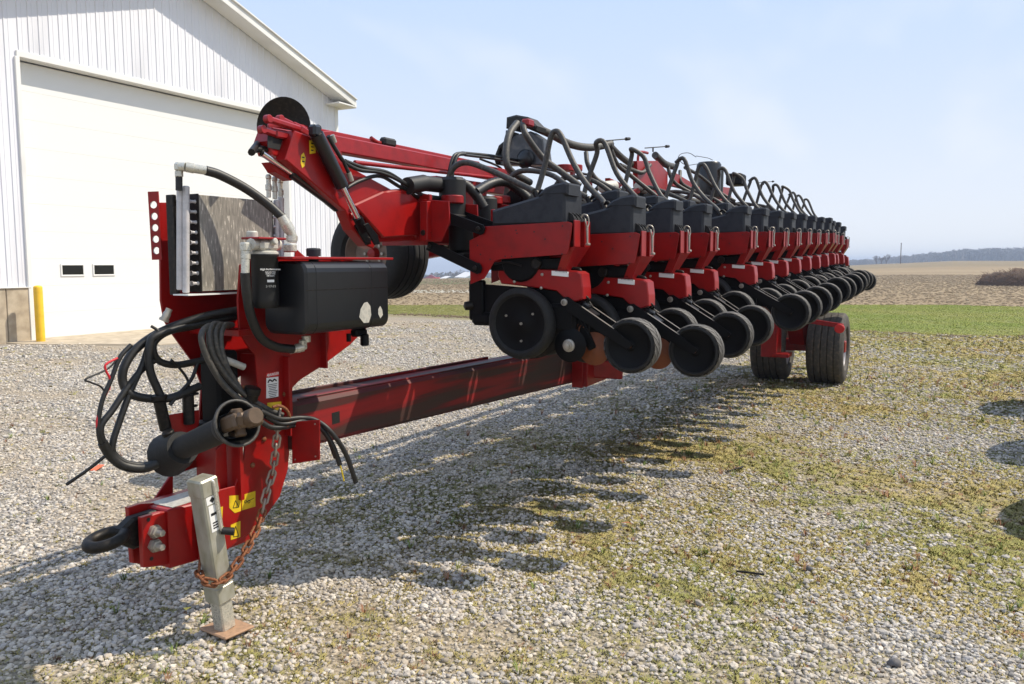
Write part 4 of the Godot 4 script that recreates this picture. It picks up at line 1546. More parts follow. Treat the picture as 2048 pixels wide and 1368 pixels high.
	m.tube([V(dx + 0.001, dp[1].y - 0.008, dp[1].x + 0.03), V(dx + 0.001, dp[1].y + 0.005, dp[1].x + 0.018), V(dx + 0.001, dp[1].y - 0.004, dp[1].x), V(dx + 0.001, dp[1].y + 0.004, dp[1].x - 0.012), V(dx + 0.001, dp[1].y - 0.005, dp[1].x - 0.026)], 0.004, 5, 3)
	obj("danger_print", m, mats.ink, de, "stuff")
	m = M.new()
	m.prism([P(-2.809, 1.003), P(-2.902, 0.996), P(-2.901, 0.958), P(-2.857, 0.955), P(-2.808, 0.973)], V(dx, 0, 0), FZ, FY, FX, 0.001)
	obj("warning_decal", m, mats.yellow, de)
	m = M.new()
	m.prism([P(-3.081, 2.29), P(-3.128, 2.299), P(-3.125, 2.234), P(-3.082, 2.224)], V(-2.8395, 0, 0), FZ, FY, FX, 0.001)
	obj("arm_decal", m, mats.yellow, de)
	m = M.new()
	m.prism([P(-3.022, 2.212), P(-3.04, 2.226), P(-3.053, 2.201), P(-3.044, 2.161), P(-3.026, 2.15), P(-3.017, 2.173)], V(-2.8395, 0, 0), FZ, FY, FX, 0.001)
	obj("arm_decal", m, mats.yellow, de)
	m = M.new()
	for q in [P(-3.102, 2.278), P(-3.101, 2.261), P(-3.1, 2.244), P(-3.035, 2.202), P(-3.035, 2.182)]:
		m.box(V(-2.838, q.y, q.x), V(0.001, 0.006, 0.018))
	obj("arm_decal_print", m, mats.ink, de, "stuff")

	# --- jack stand
	var jk := node("jack_stand", pl)
	var jt := V(-2.825, 0.74, -2.345)
	var jb := V(-2.825, 0.03, -2.44)
	var jd := (jb - jt).normalized()
	m = M.new()
	m.bar(jt, jt.lerp(jb, 0.70), 0.088, 0.088, 0.007, FZ)
	obj("outer_tube", m, mats.jack, jk)
	m = M.new()
	m.bar(jt - jd * 0.012, jt + jd * 0.07, 0.096, 0.096, 0.008, FZ)
	obj("gear_head", m, mats.jack, jk)
	m = M.new()
	m.bar(jt.lerp(jb, 0.69), jt.lerp(jb, 0.80), 0.094, 0.094, 0.004, FZ)
	obj("collar", m, mats.jack, jk)
	m = M.new()
	m.bar(jt.lerp(jb, 0.6), jb, 0.07, 0.07, 0.006, FZ)
	obj("inner_tube", m, mats.zinc, jk)
	m = M.new()
	m.box(V(-2.825, 0.026, -2.45), V(0.2, 0.012, 0.155), 0.004, Basis(FY, -0.12) * Basis(FZ, 0.03))
	obj("foot", m, mats.rust_tan, jk)
	m = M.new()
	m.tube([V(-2.79, 0.732, -2.344), V(-2.78, 0.738, -2.36), V(-2.775, 0.715, -2.365), V(-2.775, 0.627, -2.378), V(-2.775, 0.528, -2.392), V(-2.77, 0.506, -2.401)], 0.0085, 8, 4)
	obj("crank", m, mats.zinc, jk)
	m = M.new()
	m.tube([V(-2.775, 0.506, -2.397), V(-2.74, 0.496, -2.435)], 0.016, 10, 1, 0.018)
	obj("crank_grip", m, mats.ink, jk)
	m = M.new()
	var lr := V(0, 0.12, -0.99).normalized()
	var lu := -jd
	var lab := jt + jd * 0.17 + FX * 0.0445
	var lb := Basis(lu.cross(FX).normalized() * -1.0, lu, FX)
	m.box(lab, V(0.05, 0.12, 0.002), 0.0, lb)
	m.box(lab + lu * 0.085, V(0.06, 0.035, 0.002), 0.0, lb)
	obj("jack_label", m, mats.white, jk)
	m = M.new()
	for i in 3:
		m.box(lab + jd * (0.02 + 0.012 * i) + FX * 0.0014, V(0.03, 0.006, 0.001), 0.0, lb)
	m.box(lab + lu * 0.02 + FX * 0.0014, V(0.034, 0.012, 0.001), 0.0, lb)
	m.box(lab + lu * 0.085 + FX * 0.0014, V(0.02, 0.02, 0.001), 0.0, lb * Basis(FZ, 0.78))
	obj("label_print", m, mats.ink, jk, "stuff")

	# --- drive shaft and its guard
	var ds := node("drive_shaft", pl)
	var sh := [V(-3.051, 0.822, -2.358), V(-2.93, 0.874, -2.338), V(-2.55, 1.021, -2.265), V(-2.389, 1.076, -2.222)]
	m = M.new()
	m.tube([sh[0], sh[0].lerp(sh[1], 0.35), sh[0].lerp(sh[1], 0.5), sh[1]], 0.1, 18, 1, 0.085, 0.012)
	obj("rubber_boot", m, mats.rubber, ds)
	m = M.new()
	m.tube([sh[1], sh[2]], 0.052, 18, 1, 0.055)
	obj("guard_tube", m, mats.rubber, ds)
	var ax: Vector3 = (sh[3] - sh[2]).normalized()
	m = M.new()
	m.lathe([P(0.055, 0.0), P(0.064, 0.03), P(0.084, 0.08), P(0.09, 0.10), P(0.09, 0.125), P(0.085, 0.127), P(0.085, 0.10), P(0.058, 0.03)], sh[2] - ax * 0.06, ax, 28)
	obj("guard_cone", m, mats.rubber, ds)
	m = M.new()
	var rim := []
	var rs := ax.cross(FY).normalized()
	var ru := rs.cross(ax)
	for i in 26:
		var a := TAU * i / 26.0
		rim.append(sh[2] + ax * 0.067 + (rs * cos(a) + ru * sin(a)) * 0.092)
	m.tube(rim, 0.007, 6, 1, -1.0, 0.0, true)
	obj("guard_rim", m, mats.hose_dusty, ds)
	m = M.new()
	var jc: Vector3 = sh[2] + ax * 0.075
	m.cyl(jc - rs * 0.055, jc + rs * 0.055, 0.022, 14, 0.004)
	m.cyl(jc - ru * 0.055, jc + ru * 0.055, 0.022, 14, 0.004)
	m.bar(jc - ax * 0.06 + ru * 0.03, jc + ax * 0.01 + ru * 0.05, 0.05, 0.02, 0.006)
	m.bar(jc - ax * 0.06 - ru * 0.03, jc + ax * 0.01 - ru * 0.05, 0.05, 0.02, 0.006)
	m.bar(jc + rs * 0.05 - ax * 0.03, jc + rs * 0.05 + ax * 0.09, 0.03, 0.062, 0.01)
	m.bar(jc + rs * 0.05 + ax * 0.085, jc - rs * 0.05 + ax * 0.085, 0.05, 0.06, 0.014)
	m.cyl(jc + ax * 0.08, jc + ax * 0.15, 0.035, 16, 0.005)
	m.bar(jc - rs * 0.05 - ax * 0.03, jc - rs * 0.05 + ax * 0.09, 0.03, 0.062, 0.01)
	m.ball(jc, V(0.03, 0.03, 0.03), 8)
	obj("universal_joint", m, mats.joint, ds)
	m = M.new()
	m.lathe([P(0, 0), P(0.034, 0), P(0.034, 0.03), P(0.038, 0.032), P(0.038, 0.06), P(0.03, 0.064), P(0, 0.064)], V(0, 0, 0) + [V(-2.84, 1.047, -2.645)][0], V(0.25, 0.9, -0.1).normalized(), 18)
	obj("shaft_end", m, mats.dark_steel, ds)

	# --- pump column between the plates
	var pc := node("hydraulic_pump", pl)
	m = M.new()
	var cb := [V(-3.03, 0.913, -2.631), V(-3.03, 1.271, -2.647)]
	m.box((cb[0] + cb[1]) * 0.5, V(0.13, cb[1].y - cb[0].y, 0.13), 0.015)
	m.box(cb[0] + V(0, -0.02, 0.02), V(0.2, 0.09, 0.2), 0.02)
	obj("column", m, mats.black, pc)
	for q in [[V(-3.06, 0.936, -2.355), V(-3.06, 1.077, -2.326)], [V(-3.04, 0.946, -2.463), V(-3.04, 1.081, -2.464)], [V(-3, 0.84, -2.356), V(-3, 0.945, -2.316)]]:
		m = M.new()
		m.cyl(q[0], q[1], 0.026, 12, 0.004)
		obj("coupler", m, mats.dark_steel, pc)
	m = M.new()
	m.cyl([V(-3.06, 1.077, -2.326)][0], [V(-3.06, 1.1, -2.324)][0], 0.036, 12, 0.003)
	obj("coupler", m, mats.dark_steel, pc)
	m = M.new()
	m.tube([V(-2.93, 1.235, -2.592), V(-2.91, 1.216, -2.627), V(-2.9, 1.195, -2.671)], 0.017, 10, 1)
	obj("pump_fitting", m, mats.cast, pc)
	m = M.new()
	for q in [V(-3.03, 1.08, -2.445), V(-3.03, 1.083, -2.489), V(-3.03, 1.028, -2.481)]:
		m.box(q, V(0.02, 0.012, 0.045), 0.004)
	obj("coupler_tab", m, mats.dark_steel, pc, "stuff")

	# --- hoses at the front
	var hs := node("front_hoses", pl)
	for q in [
		[0.019, "hose", [V(-2.95, 1.461, -2.698), V(-3, 1.443, -2.57), V(-3.05, 1.408, -2.444), V(-3.1, 1.363, -2.35), V(-3.12, 1.303, -2.262), V(-3.12, 1.232, -2.205), V(-3.12, 1.168, -2.197), V(-3.1, 1.116, -2.218), V(-3.08, 1.086, -2.296), V(-3.05, 1.08, -2.388), V(-3.03, 1.115, -2.524)]],
		[0.016, "hose", [V(-2.97, 1.431, -2.715), V(-3.02, 1.403, -2.529), V(-3.06, 1.379, -2.398), V(-3.08, 1.342, -2.339), V(-3.08, 1.3, -2.322), V(-3.08, 1.248, -2.35), V(-3.07, 1.222, -2.425), V(-3.05, 1.227, -2.518), V(-3.02, 1.24, -2.607)]],
		[0.014, "hose", [V(-3, 1.414, -2.657), V(-3.04, 1.389, -2.49), V(-3.08, 1.372, -2.387), V(-3.1, 1.321, -2.323), V(-3.1, 1.236, -2.281), V(-3.1, 1.134, -2.219), V(-3.1, 1.012, -2.16), V(-3.1, 0.911, -2.119), V(-3.1, 0.844, -2.128)]],
		[0.018, "hose", [V(-3.02, 1.418, -2.587), V(-3.06, 1.37, -2.345), V(-3.07, 1.324, -2.3), V(-3.07, 1.214, -2.295), V(-3.06, 1.122, -2.323), V(-3.05, 1.076, -2.336)]],
		[0.014, "hose", [V(-3.08, 1.263, -2.35), V(-3.1, 1.218, -2.28), V(-3.1, 1.147, -2.203), V(-3.1, 1.06, -2.127), V(-3.1, 1.005, -2.074), V(-3.1, 0.941, -2.075), V(-3.1, 0.879, -2.118), V(-3.08, 0.828, -2.16), V(-3.06, 0.801, -2.241), V(-3.03, 0.819, -2.3)]],
		[0.021, "hose", [V(-3.1, 0.93, -2.075), V(-3.1, 0.865, -2.11), V(-3.08, 0.813, -2.159), V(-3.05, 0.791, -2.233), V(-3.02, 0.811, -2.3)]],
		[0.010, "hose", [V(-3.1, 1.329, -2.229), V(-3.1, 1.28, -2.174), V(-3.1, 1.189, -2.127), V(-3.1, 1.11, -2.084), V(-3.1, 1.018, -2.061), V(-3.1, 0.943, -2.064), V(-3.1, 0.885, -2.088)]],
		[0.005, "wire_red", [V(-3.1, 1.279, -2.162), V(-3.1, 1.259, -2.11), V(-3.1, 1.235, -2.105), V(-3.1, 1.19, -2.123), V(-3.1, 1.139, -2.106), V(-3.1, 1.091, -2.072)]],
		[0.005, "wire_red", [V(-3.1, 1.279, -2.165), V(-3.1, 1.229, -2.148), V(-3.1, 1.189, -2.127), V(-3.1, 1.148, -2.116)]],
		[0.006, "wire_red", [V(-3.1, 1.07, -2.069), V(-3.1, 1.019, -2.055), V(-3.1, 0.97, -2.059)]],
		[0.004, "hose", [V(-3.1, 1.287, -2.174), V(-3.1, 1.238, -2.114), V(-3.1, 1.208, -2.016), V(-3.1, 1.193, -2.033), V(-3.1, 1.17, -2.076), V(-3.1, 1.147, -2.095)]],
		[0.006, "hose", [V(-3.05, 1.25, -2.389), V(-3.05, 1.211, -2.429), V(-3.05, 1.143, -2.475), V(-3.05, 1.055, -2.476)]],
		[0.009, "hose", [V(-3.04, 1.224, -2.526), V(-3.04, 1.148, -2.484), V(-3.04, 1.089, -2.408), V(-3.04, 1.05, -2.366)]],
		[0.007, "hose", [V(-3.1, 0.872, -2.087), V(-3.14, 0.818, -2.028), V(-3.2, 0.762, -1.972)]],
		[0.007, "hose", [V(-3.08, 1.406, -2.317), V(-3.07, 1.392, -2.334), V(-3.06, 1.379, -2.341)]]]:
		m = M.new()
		m.tube(q[2], q[0], 10, 6)
		obj("cable" if q[0] < 0.008 else "hose", m, mats[q[1]], hs)
	var arcs := [
		[V(-2.93, 1.388, -2.564), V(-2.9, 1.402, -2.472), V(-2.88, 1.363, -2.417), V(-2.87, 1.278, -2.429), V(-2.86, 1.159, -2.493), V(-2.84, 1.07, -2.571), V(-2.82, 0.995, -2.685), V(-2.8, 0.926, -2.791)],
		[V(-2.93, 1.393, -2.593), V(-2.9, 1.409, -2.505), V(-2.88, 1.368, -2.458), V(-2.87, 1.274, -2.467), V(-2.86, 1.165, -2.535), V(-2.84, 1.075, -2.616), V(-2.82, 0.992, -2.732), V(-2.8, 0.952, -2.808)],
		[V(-2.93, 1.391, -2.617), V(-2.9, 1.403, -2.533), V(-2.88, 1.361, -2.491), V(-2.87, 1.271, -2.501), V(-2.86, 1.174, -2.556), V(-2.85, 1.095, -2.602)],
		[V(-2.93, 1.395, -2.638), V(-2.9, 1.4, -2.567), V(-2.88, 1.363, -2.525), V(-2.87, 1.292, -2.516), V(-2.86, 1.211, -2.537)]]
	for q in arcs:
		m = M.new()
		m.tube(q, 0.0135, 10, 6)
		obj("hose", m, mats.hose_dusty, hs)
	for q in [
		[V(-2.8, 0.995, -2.666), V(-2.78, 0.941, -2.771), V(-2.76, 0.929, -2.884), V(-2.72, 0.912, -2.945), V(-2.66, 0.856, -2.984), V(-2.62, 0.739, -3.046), V(-2.6, 0.574, -3.101)],
		[V(-2.8, 0.966, -2.696), V(-2.78, 0.914, -2.786), V(-2.75, 0.911, -2.907), V(-2.7, 0.874, -2.957), V(-2.66, 0.782, -3), V(-2.64, 0.676, -3.029)],
		[V(-2.81, 0.958, -2.659), V(-2.79, 0.906, -2.731), V(-2.77, 0.897, -2.859), V(-2.74, 0.914, -2.949), V(-2.7, 0.85, -2.993), V(-2.66, 0.713, -3.024)]]:
		m = M.new()
		m.tube(q, 0.0125, 10, 6)
		obj("hose", m, mats.hose, hs)
	m = M.new()
	m.tube([V(-2.66, 0.751, -3.025), V(-2.65, 0.644, -3.051), V(-2.65, 0.584, -3.068)], 0.004, 5, 3)
	obj("cable", m, mats.wire_yellow, hs)
	m = M.new()
	m.lathe([P(0, 0), P(0.017, 0), P(0.018, 0.03), P(0.014, 0.04), P(0.015, 0.055), P(0, 0.056)], [V(-3.07, 1.429, -2.377)][0], V(0.25, 0.8, -0.3).normalized(), 14)
	m.lathe([P(0, 0), P(0.022, 0), P(0.022, 0.012), P(0, 0.013)], [V(-3.07, 1.425, -2.374)][0], V(0.25, 0.8, -0.3).normalized(), 14)
	obj("hose_coupling", m, mats.steel, hs)

	# --- oil cooler
	var oc := node("oil_cooler", pl)
	m = M.new()
	m.box(V(-3.035, 1.772, -2.755), V(0.07, 0.436, 0.445), 0.002)
	obj("core", m, fin_material(), oc)
	for z in [-2.53, -2.98]:
		m = M.new()
		m.box(V(-3.04, 1.772, z), V(0.078, 0.444, 0.006))
		obj("end_plate", m, mats.dark_steel, oc)
	m = M.new()
	m.box(V(-3.02, 1.54, -2.70), V(0.1, 0.006, 0.54))
	obj("drip_tray", m, mats.white, oc)
	for q in [[V(-3.02, 2.025, -2.482), V(-3.02, 1.548, -2.459)], [V(-3.045, 2.016, -2.47), V(-3.045, 1.561, -2.448)], [V(-3.02, 2, -3.029), V(-3.02, 1.596, -3.014)], [V(-3.045, 2.018, -3.087), V(-3.045, 1.608, -3.071)]]:
		m = M.new()
		m.cyl(q[0], q[1], 0.0155, 14, 0.004)
		obj("header_tube", m, mats.alu, oc)
	m = M.new()
	for i in 9:
		for z in [-2.512, -2.998]:
			m.lathe([P(0.012, -0.022), P(0.007, -0.008), P(0.007, 0.008), P(0.012, 0.022)], V(-3.02, 1.59 + 0.046 * i, z), FZ, 10)
	obj("port_tube", m, mats.alu, oc, "stuff")
	m = M.new()
	m.box([V(-3.1, 1.763, -2.464)][0], V(0.05, 0.45, 0.02), 0.003)
	for i in 5:
		m.cyl(V(-3.074, 1.58 + 0.095 * i, -2.475), V(-3.066, 1.58 + 0.095 * i, -2.475), 0.006, 8)
	obj("mount_angle", m, mats.dark_steel, oc)
	m = M.new()
	var eb := [V(-3.02, 2.022, -2.444), V(-3.02, 2.081, -2.447), V(-3.02, 2.105, -2.448), V(-2.99, 2.104, -2.461), V(-2.98, 2.101, -2.479), V(-2.96, 2.097, -2.489), V(-2.94, 2.093, -2.529)]
	m.cyl(eb[1] - FY * 0.02, eb[1] + FY * 0.006, 0.019, 6, 0.003)
	m.box(eb[2], V(0.036, 0.04, 0.036), 0.009)
	m.tube([eb[2], eb[3]], 0.02, 12, 1)
	m.tube([eb[3], eb[4] + (eb[5] - eb[4]) * 0.6], 0.024, 6, 1)
	m.tube([eb[4], eb[6]], 0.02, 14, 1)
	obj("elbow_fitting", m, mats.zinc, oc)
	m = M.new()
	m.cyl(eb[0] - FY * 0.02, eb[1], 0.015, 12)
	obj("stub_hose", m, mats.hose, oc)
	m = M.new()
	m.tube([V(-2.94, 2.093, -2.524), V(-2.92, 2.078, -2.586), V(-2.88, 2.027, -2.693), V(-2.83, 1.958, -2.781), V(-2.78, 1.894, -2.827)], 0.0215, 14, 8)
	obj("return_hose", m, mats.hose, oc)
	m = M.new()
	m.tube([V(-2.78, 1.9, -2.818), V(-2.765, 1.861, -2.833)], 0.024, 14, 1)
	m.tube([V(-2.765, 1.868, -2.827), V(-2.755, 1.833, -2.845)], 0.028, 6, 1)
	m.tube([V(-2.755, 1.84, -2.839), V(-2.75, 1.81, -2.852), V(-2.75, 1.779, -2.851)], 0.022, 12, 3)
	m.tube([V(-2.75, 1.81, -2.852), V(-2.75, 1.786, -2.851)], 0.027, 6, 1)
	m.box([V(-2.75, 1.753, -2.837)][0], V(0.06, 0.04, 0.04), 0.006)
	obj("hose_fitting", m, mats.zinc, oc)
	for q in [[V(-3.02, 2.059, -2.977), V(-3.02, 2.106, -2.979)], [V(-3.03, 2.056, -3.028), V(-3.03, 2.101, -3.03)], [V(-3.05, 2.044, -3.089), V(-3.05, 2.097, -3.091)]]:
		m = M.new()
		m.cyl(q[0] - FY * 0.05, q[1], 0.0115, 10, 0.002)
		m.cyl(q[0] - FY * 0.015, q[0] + FY * 0.015, 0.016, 6, 0.002)
		m.box(q[1] + FY * 0.004, V(0.026, 0.028, 0.03), 0.008)
		obj("top_fitting", m, mats.zinc, oc)
	m = M.new()
	m.tube([V(-3.05, 2.018, -3.088), V(-3.05, 1.903, -3.08), V(-3.05, 1.749, -3.06), V(-3.05, 1.647, -3.035)], 0.012, 10, 4)
	obj("hose", m, mats.hose, oc)

	# --- oil filter
	var of := node("oil_filter", pl)
	var fc := V(-2.735, 0, -2.66)
	m = M.new()
	m.lathe([P(0, 1.478), P(0.048, 1.478), P(0.058, 1.49), P(0.06, 1.52), P(0.06, 1.705), P(0.064, 1.71), P(0.064, 1.722), P(0, 1.724)], fc, FY, 28)
	obj("canister", m, mats.ink, of)
	mats.canister = mat(Color(0.09, 0.09, 0.095), 0.3)
	m = M.new()
	m.lathe([P(0, 1.722), P(0.062, 1.722), P(0.062, 1.73), P(0.05, 1.738), P(0, 1.738)], fc, FY, 28)
	m.box(fc + V(0, 1.76, 0), V(0.09, 0.05, 0.11), 0.014)
	m.cyl(fc + V(0.0, 1.765, 0.045), fc + V(0.01, 1.765, 0.09), 0.026, 12, 0.003)
	m.cyl(fc + V(0.0, 1.765, -0.045), fc + V(0.0, 1.765, -0.09), 0.026, 12, 0.003)
	m.cyl(fc + V(0.03, 1.775, -0.01), fc + V(0.065, 1.78, -0.01), 0.015, 12, 0.003)
	m.cyl(fc + V(-0.02, 1.78, 0.05), fc + V(-0.02, 1.825, 0.05), 0.026, 12, 0.006)
	obj("filter_head", m, mats.cast, of)
	m = M.new()
	m.box(fc + V(0, 1.792, 0), V(0.11, 0.01, 0.17), 0.003)
	obj("filter_bracket", m, mats.red, of)
	var ff := [V(-2.74, 1.753, -2.554), V(-2.74, 1.706, -2.552), V(-2.74, 1.651, -2.547)]
	m = M.new()
	m.box(ff[0], V(0.038, 0.04, 0.04), 0.006)
	m.cyl(ff[0] - FY * 0.015, ff[1] - FY * 0.008, 0.022, 6, 0.003)
	m.cyl(ff[1], ff[2] - FY * 0.02, 0.0185, 14, 0.002)
	var fl := [V(-2.76, 1.271, -2.869), V(-2.745, 1.277, -2.901), V(-2.745, 1.309, -2.923)]
	m.tube([fl[0] - (fl[1] - fl[0]) * 0.9, fl[0]], 0.02, 12, 1)
	m.tube([fl[0], fl[1]], 0.024, 6, 1)
	m.box(fl[1] + FY * 0.012, V(0.032, 0.05, 0.034), 0.006)
	m.cyl(fl[2] - FY * 0.01, fl[2] + FY * 0.02, 0.022, 8)
	obj("hose_fitting", m, mats.zinc, of)
	m = M.new()
	m.tube([V(-2.74, 1.64, -2.547), V(-2.745, 1.541, -2.559), V(-2.755, 1.438, -2.59), V(-2.765, 1.342, -2.653), V(-2.77, 1.292, -2.743), V(-2.765, 1.27, -2.851)], 0.0215, 14, 8)
	obj("suction_hose", m, mats.hose, of)
	var fn := V(0.93, 0, 0.37)
	var trt := V(0.37, 0, -0.93)
	var tx := fc + fn * 0.0612
	text("High Performance", 0.0078, tx + V(0, 1.654, 0), trt, FY, mats.white, "filter_title", of)
	text("Hydraulic Filter", 0.0048, tx + V(0, 1.642, 0), trt, FY, mats.white, "filter_print", of)
	text("Replace every", 0.0048, tx + V(0, 1.634, 0), trt, FY, mats.white, "filter_print", of)
	text("500 hours", 0.0055, tx + V(0, 1.625, 0), trt, FY, mats.white, "filter_print", of)
	text("2-17-21", 0.010, tx + V(0, 1.578, 0), trt, FY, mats.cast, "handwritten_date", of)
	m = M.new()
	m.box(tx + V(0, 1.602, 0), V(0.032, 0.011, 0.001), 0.0, Basis(trt, FY, trt.cross(FY)))
	obj("filter_sticker", m, mats.white, of)

	# --- oil tank
	var tk := node("oil_tank", pl)
	var tw := 0.27
	var prof := []
	for c in [[1, 1, 0.0], [-1, 1, 90.0], [-1, -1, 180.0], [1, -1, 270.0]]:
		for i in 5:
			var a := deg_to_rad(c[2] + 22.5 * i)
			prof.append(P(-2.69 + c[0] * (tw / 2 - 0.05) + cos(a) * 0.05, 1.522 + c[1] * (0.168 - 0.05) + sin(a) * 0.05))
	m = M.new()
	m.prism(prof, V(0, 0, -3.34), FX, FY, FZ, 0.61, 0.012)
	obj("shell", m, mats.tank, tk)
	for z in [-2.80, -3.20]:
		var band := []
		for q in prof:
			band.append(P(-2.69 + (q.x + 2.69) * 1.012, 1.522 + (q.y - 1.522) * 1.01))
		m = M.new()
		m.prism(band, V(0, 0, z - 0.004), FX, FY, FZ, 0.008, 0.001)
		obj("weld_band", m, mats.tank, tk)
	m = M.new()
	m.box(V(-2.5545, 1.558, -3.03), V(0.003, 0.004, 0.60))
	obj("seam", m, mats.dark_steel, tk)
	m = M.new()
	m.prism([P(-3.108, 1.456), P(-3.136, 1.485), P(-3.16, 1.489), P(-3.183, 1.467), P(-3.189, 1.422), P(-3.169, 1.385), P(-3.13, 1.385), P(-3.096, 1.417)], V(-2.5555, 0, 0), FZ, FY, FX, 0.0015)
	obj("bare_patch", m, mats.cast, tk)
	m = M.new()
	m.prism([P(-3.247, 1.449), P(-3.263, 1.464), P(-3.279, 1.442), P(-3.283, 1.417), P(-3.262, 1.4), P(-3.246, 1.424)], V(-2.5555, 0, 0), FZ, FY, FX, 0.0015)
	obj("bare_patch", m, mats.cast, tk)
	m = M.new()
	m.lathe([P(0, 0), P(0.024, 0), P(0.024, 0.03), P(0.034, 0.03), P(0.035, 0.062), P(0.03, 0.068), P(0, 0.07)], V(-2.69, 1.685, -2.93), FY, 20)
	obj("filler_cap", m, mats.plastic, tk)
	m = M.new()
	var bf := [V(-2.66, 1.327, -3.219), V(-2.66, 1.275, -3.218), V(-2.62, 1.321, -3.214)]
	m.box(bf[0] + FY * 0.0, V(0.05, 0.04, 0.09), 0.01)
	m.cyl(bf[2], bf[2] - FY * 0.06, 0.022, 6, 0.004)
	m.cyl(bf[0] + V(0, 0, 0.08), bf[0] + V(0, -0.04, 0.08), 0.012, 8)
	obj("drain_fitting", m, mats.black, tk)

	# --- tongue beam
	var tg := node("tongue_beam", pl)
	m = M.new()
	m.prism([P(-2.94, 0.745), P(-2.94, 0.988), P(-5.85, 0.952), P(-12.0, 0.82), P(-12.0, 0.5), P(-6.46, 0.637)], V(-3.08, 0, 0), FZ, FY, FX, 0.23, 0.02)
	obj("beam", m, mats.tongue, tg)
	m = M.new()
	m.box(V(-2.8505, 0.86, -3.245), V(0.004, 0.062, 0.06), 0.0, Basis(FX, 0.03))
	obj("slot", m, mats.ink, tg)
	m = M.new()
	m.bar(V(-2.885, 0.992, -3.0), V(-2.885, 0.957, -5.85), 0.012, 0.012, 0.003)
	obj("top_rail", m, mats.tongue, tg)
	m = M.new()
	m.bar(V(-3.06, 0.995, -3.0), V(-3.06, 0.968, -5.2), 0.02, 0.02, 0.003)
	obj("top_rail", m, mats.tongue, tg)
	m = M.new()
	m.box(V(-2.80, 0.76, -6.3), V(0.10, 0.3, 0.03), 0.004)
	m.prism([P(-6.3, 0.62), P(-6.3, 0.84), P(-6.75, 0.86), P(-6.95, 0.64)], V(-2.83, 0, 0), FZ, FY, FX, 0.12, 0.006)
	m.bar(V(-2.75, 0.76, -6.5), V(-2.5, 0.75, -6.6), 0.12, 0.16, 0.01)
	obj("pivot_bracket", m, mats.red, tg)

	# --- marker arm folded over the front end
	var ma := node("marker_arm", pl)
	m = M.new()
	m.prism([P(-2.985, 2.326), P(-3.092, 2.313), P(-3.272, 2.248), P(-3.318, 2.231), P(-3.458, 2.176), P(-3.766, 2.099), P(-3.912, 2.114), P(-4.059, 2.052), P(-4.054, 1.821), P(-3.611, 1.798), P(-3.575, 1.761), P(-3.523, 1.776), P(-3.403, 1.86), P(-3.345, 1.958), P(-2.916, 2.178)], V(-2.915, 0, 0), FZ, FY, FX, 0.075, 0.006)
	obj("lower_arm", m, mats.red, ma)
	m = M.new()
	m.prism([P(-3.383, 1.991), P(-3.642, 2.083), P(-3.888, 2.096), P(-4.018, 2.032), P(-4.015, 1.852), P(-3.635, 1.823)], V(-2.842, 0, 0), FZ, FY, FX, 0.03, 0.008)
	obj("gusset", m, mats.red, ma)
	m = M.new()
	var bp := [V(-2.84, 1.933, -3.381), V(-2.83, 2, -3.517), V(-2.83, 2.071, -3.674), V(-2.83, 2.1, -3.874)]
	m.tube(bp, 0.018, 8, 4)
	obj("flange", m, mats.red, ma)
	m = M.new()
	m.prism([P(-2.9, 2.334), P(-3.055, 2.337), P(-2.987, 2.188), P(-2.891, 2.201), P(-2.865, 2.264)], V(-3.0, 0, 0), FZ, FY, FX, 0.10, 0.006)
	obj("tip_box", m, mats.red, ma)
	m = M.new()
	m.prism([P(-2.863, 2.304), P(-2.964, 2.304), P(-2.935, 2.229), P(-2.857, 2.233)], V(-2.899, 0, 0), FZ, FY, FX, 0.004)
	obj("tip_opening", m, mats.ink, ma)
	for q in [[V(-2.87, 2.3, -3.194), V(-2.87, 2.344, -3.051), V(-2.87, 2.36, -2.839)], [V(-2.97, 2.364, -3.201), V(-2.97, 2.38, -3.104), V(-2.97, 2.396, -3.019)], [V(-2.89, 2.302, -2.981), V(-2.89, 2.301, -2.901), V(-2.89, 2.31, -2.819)]]:
		m = M.new()
		m.bar(q[0], q[1], 0.03, 0.035, 0.006)
		m.bar(q[1], q[2], 0.03, 0.03, 0.008)
		m.cyl(q[2] - FX * 0.016, q[2] + FX * 0.016, 0.02, 14, 0.003)
		obj("tip_ear", m, mats.faded_red, ma)
	m = M.new()
	m.tube([V(-2.93, 2.215, -2.794), V(-2.93, 2.227, -2.857), V(-2.93, 2.23, -2.922)], 0.016, 8, 1)
	obj("pin", m, mats.dark_steel, ma)
	m = M.new()
	m.tube([V(-2.86, 2.19, -2.72), V(-3, 2.269, -2.904)], 0.017, 8, 1)
	obj("pin", m, mats.dark_steel, ma)
	m = M.new()
	m.cyl([V(-2.82, 2.356, -3.126)][0], [V(-2.9, 2.374, -3.207)][0], 0.018, 10, 0.003)
	obj("pin", m, mats.dark_steel, ma)
	m = M.new()
	m.cyl([V(-2.82, 1.808, -3.5)][0], [V(-2.9, 1.812, -3.599)][0], 0.02, 10, 0.003)
	obj("pin", m, mats.dark_steel, ma)
	m = M.new()
	m.tube([V(-2.9, 2.202, -2.824), V(-2.9, 2.124, -3.026)], 0.016, 12, 1)
	obj("cylinder_rod", m, mats.chrome, ma)
	m = M.new()
	m.tube([V(-2.9, 2.127, -3.016), V(-2.9, 1.999, -3.309)], 0.026, 14, 1)
	m.tube([V(-2.9, 2.018, -3.274), V(-2.9, 1.981, -3.348)], 0.03, 10, 1)
	obj("cylinder_barrel", m, mats.tank, ma)
	m = M.new()
	m.tube([V(-2.8, 2.32, -3.092), V(-2.8, 2.081, -3.275)], 0.035, 16, 1)
	m.box([V(-2.8, 2.333, -3.081)][0], V(0.05, 0.06, 0.06), 0.012)
	obj("cylinder_barrel", m, mats.tank, ma)
	m = M.new()
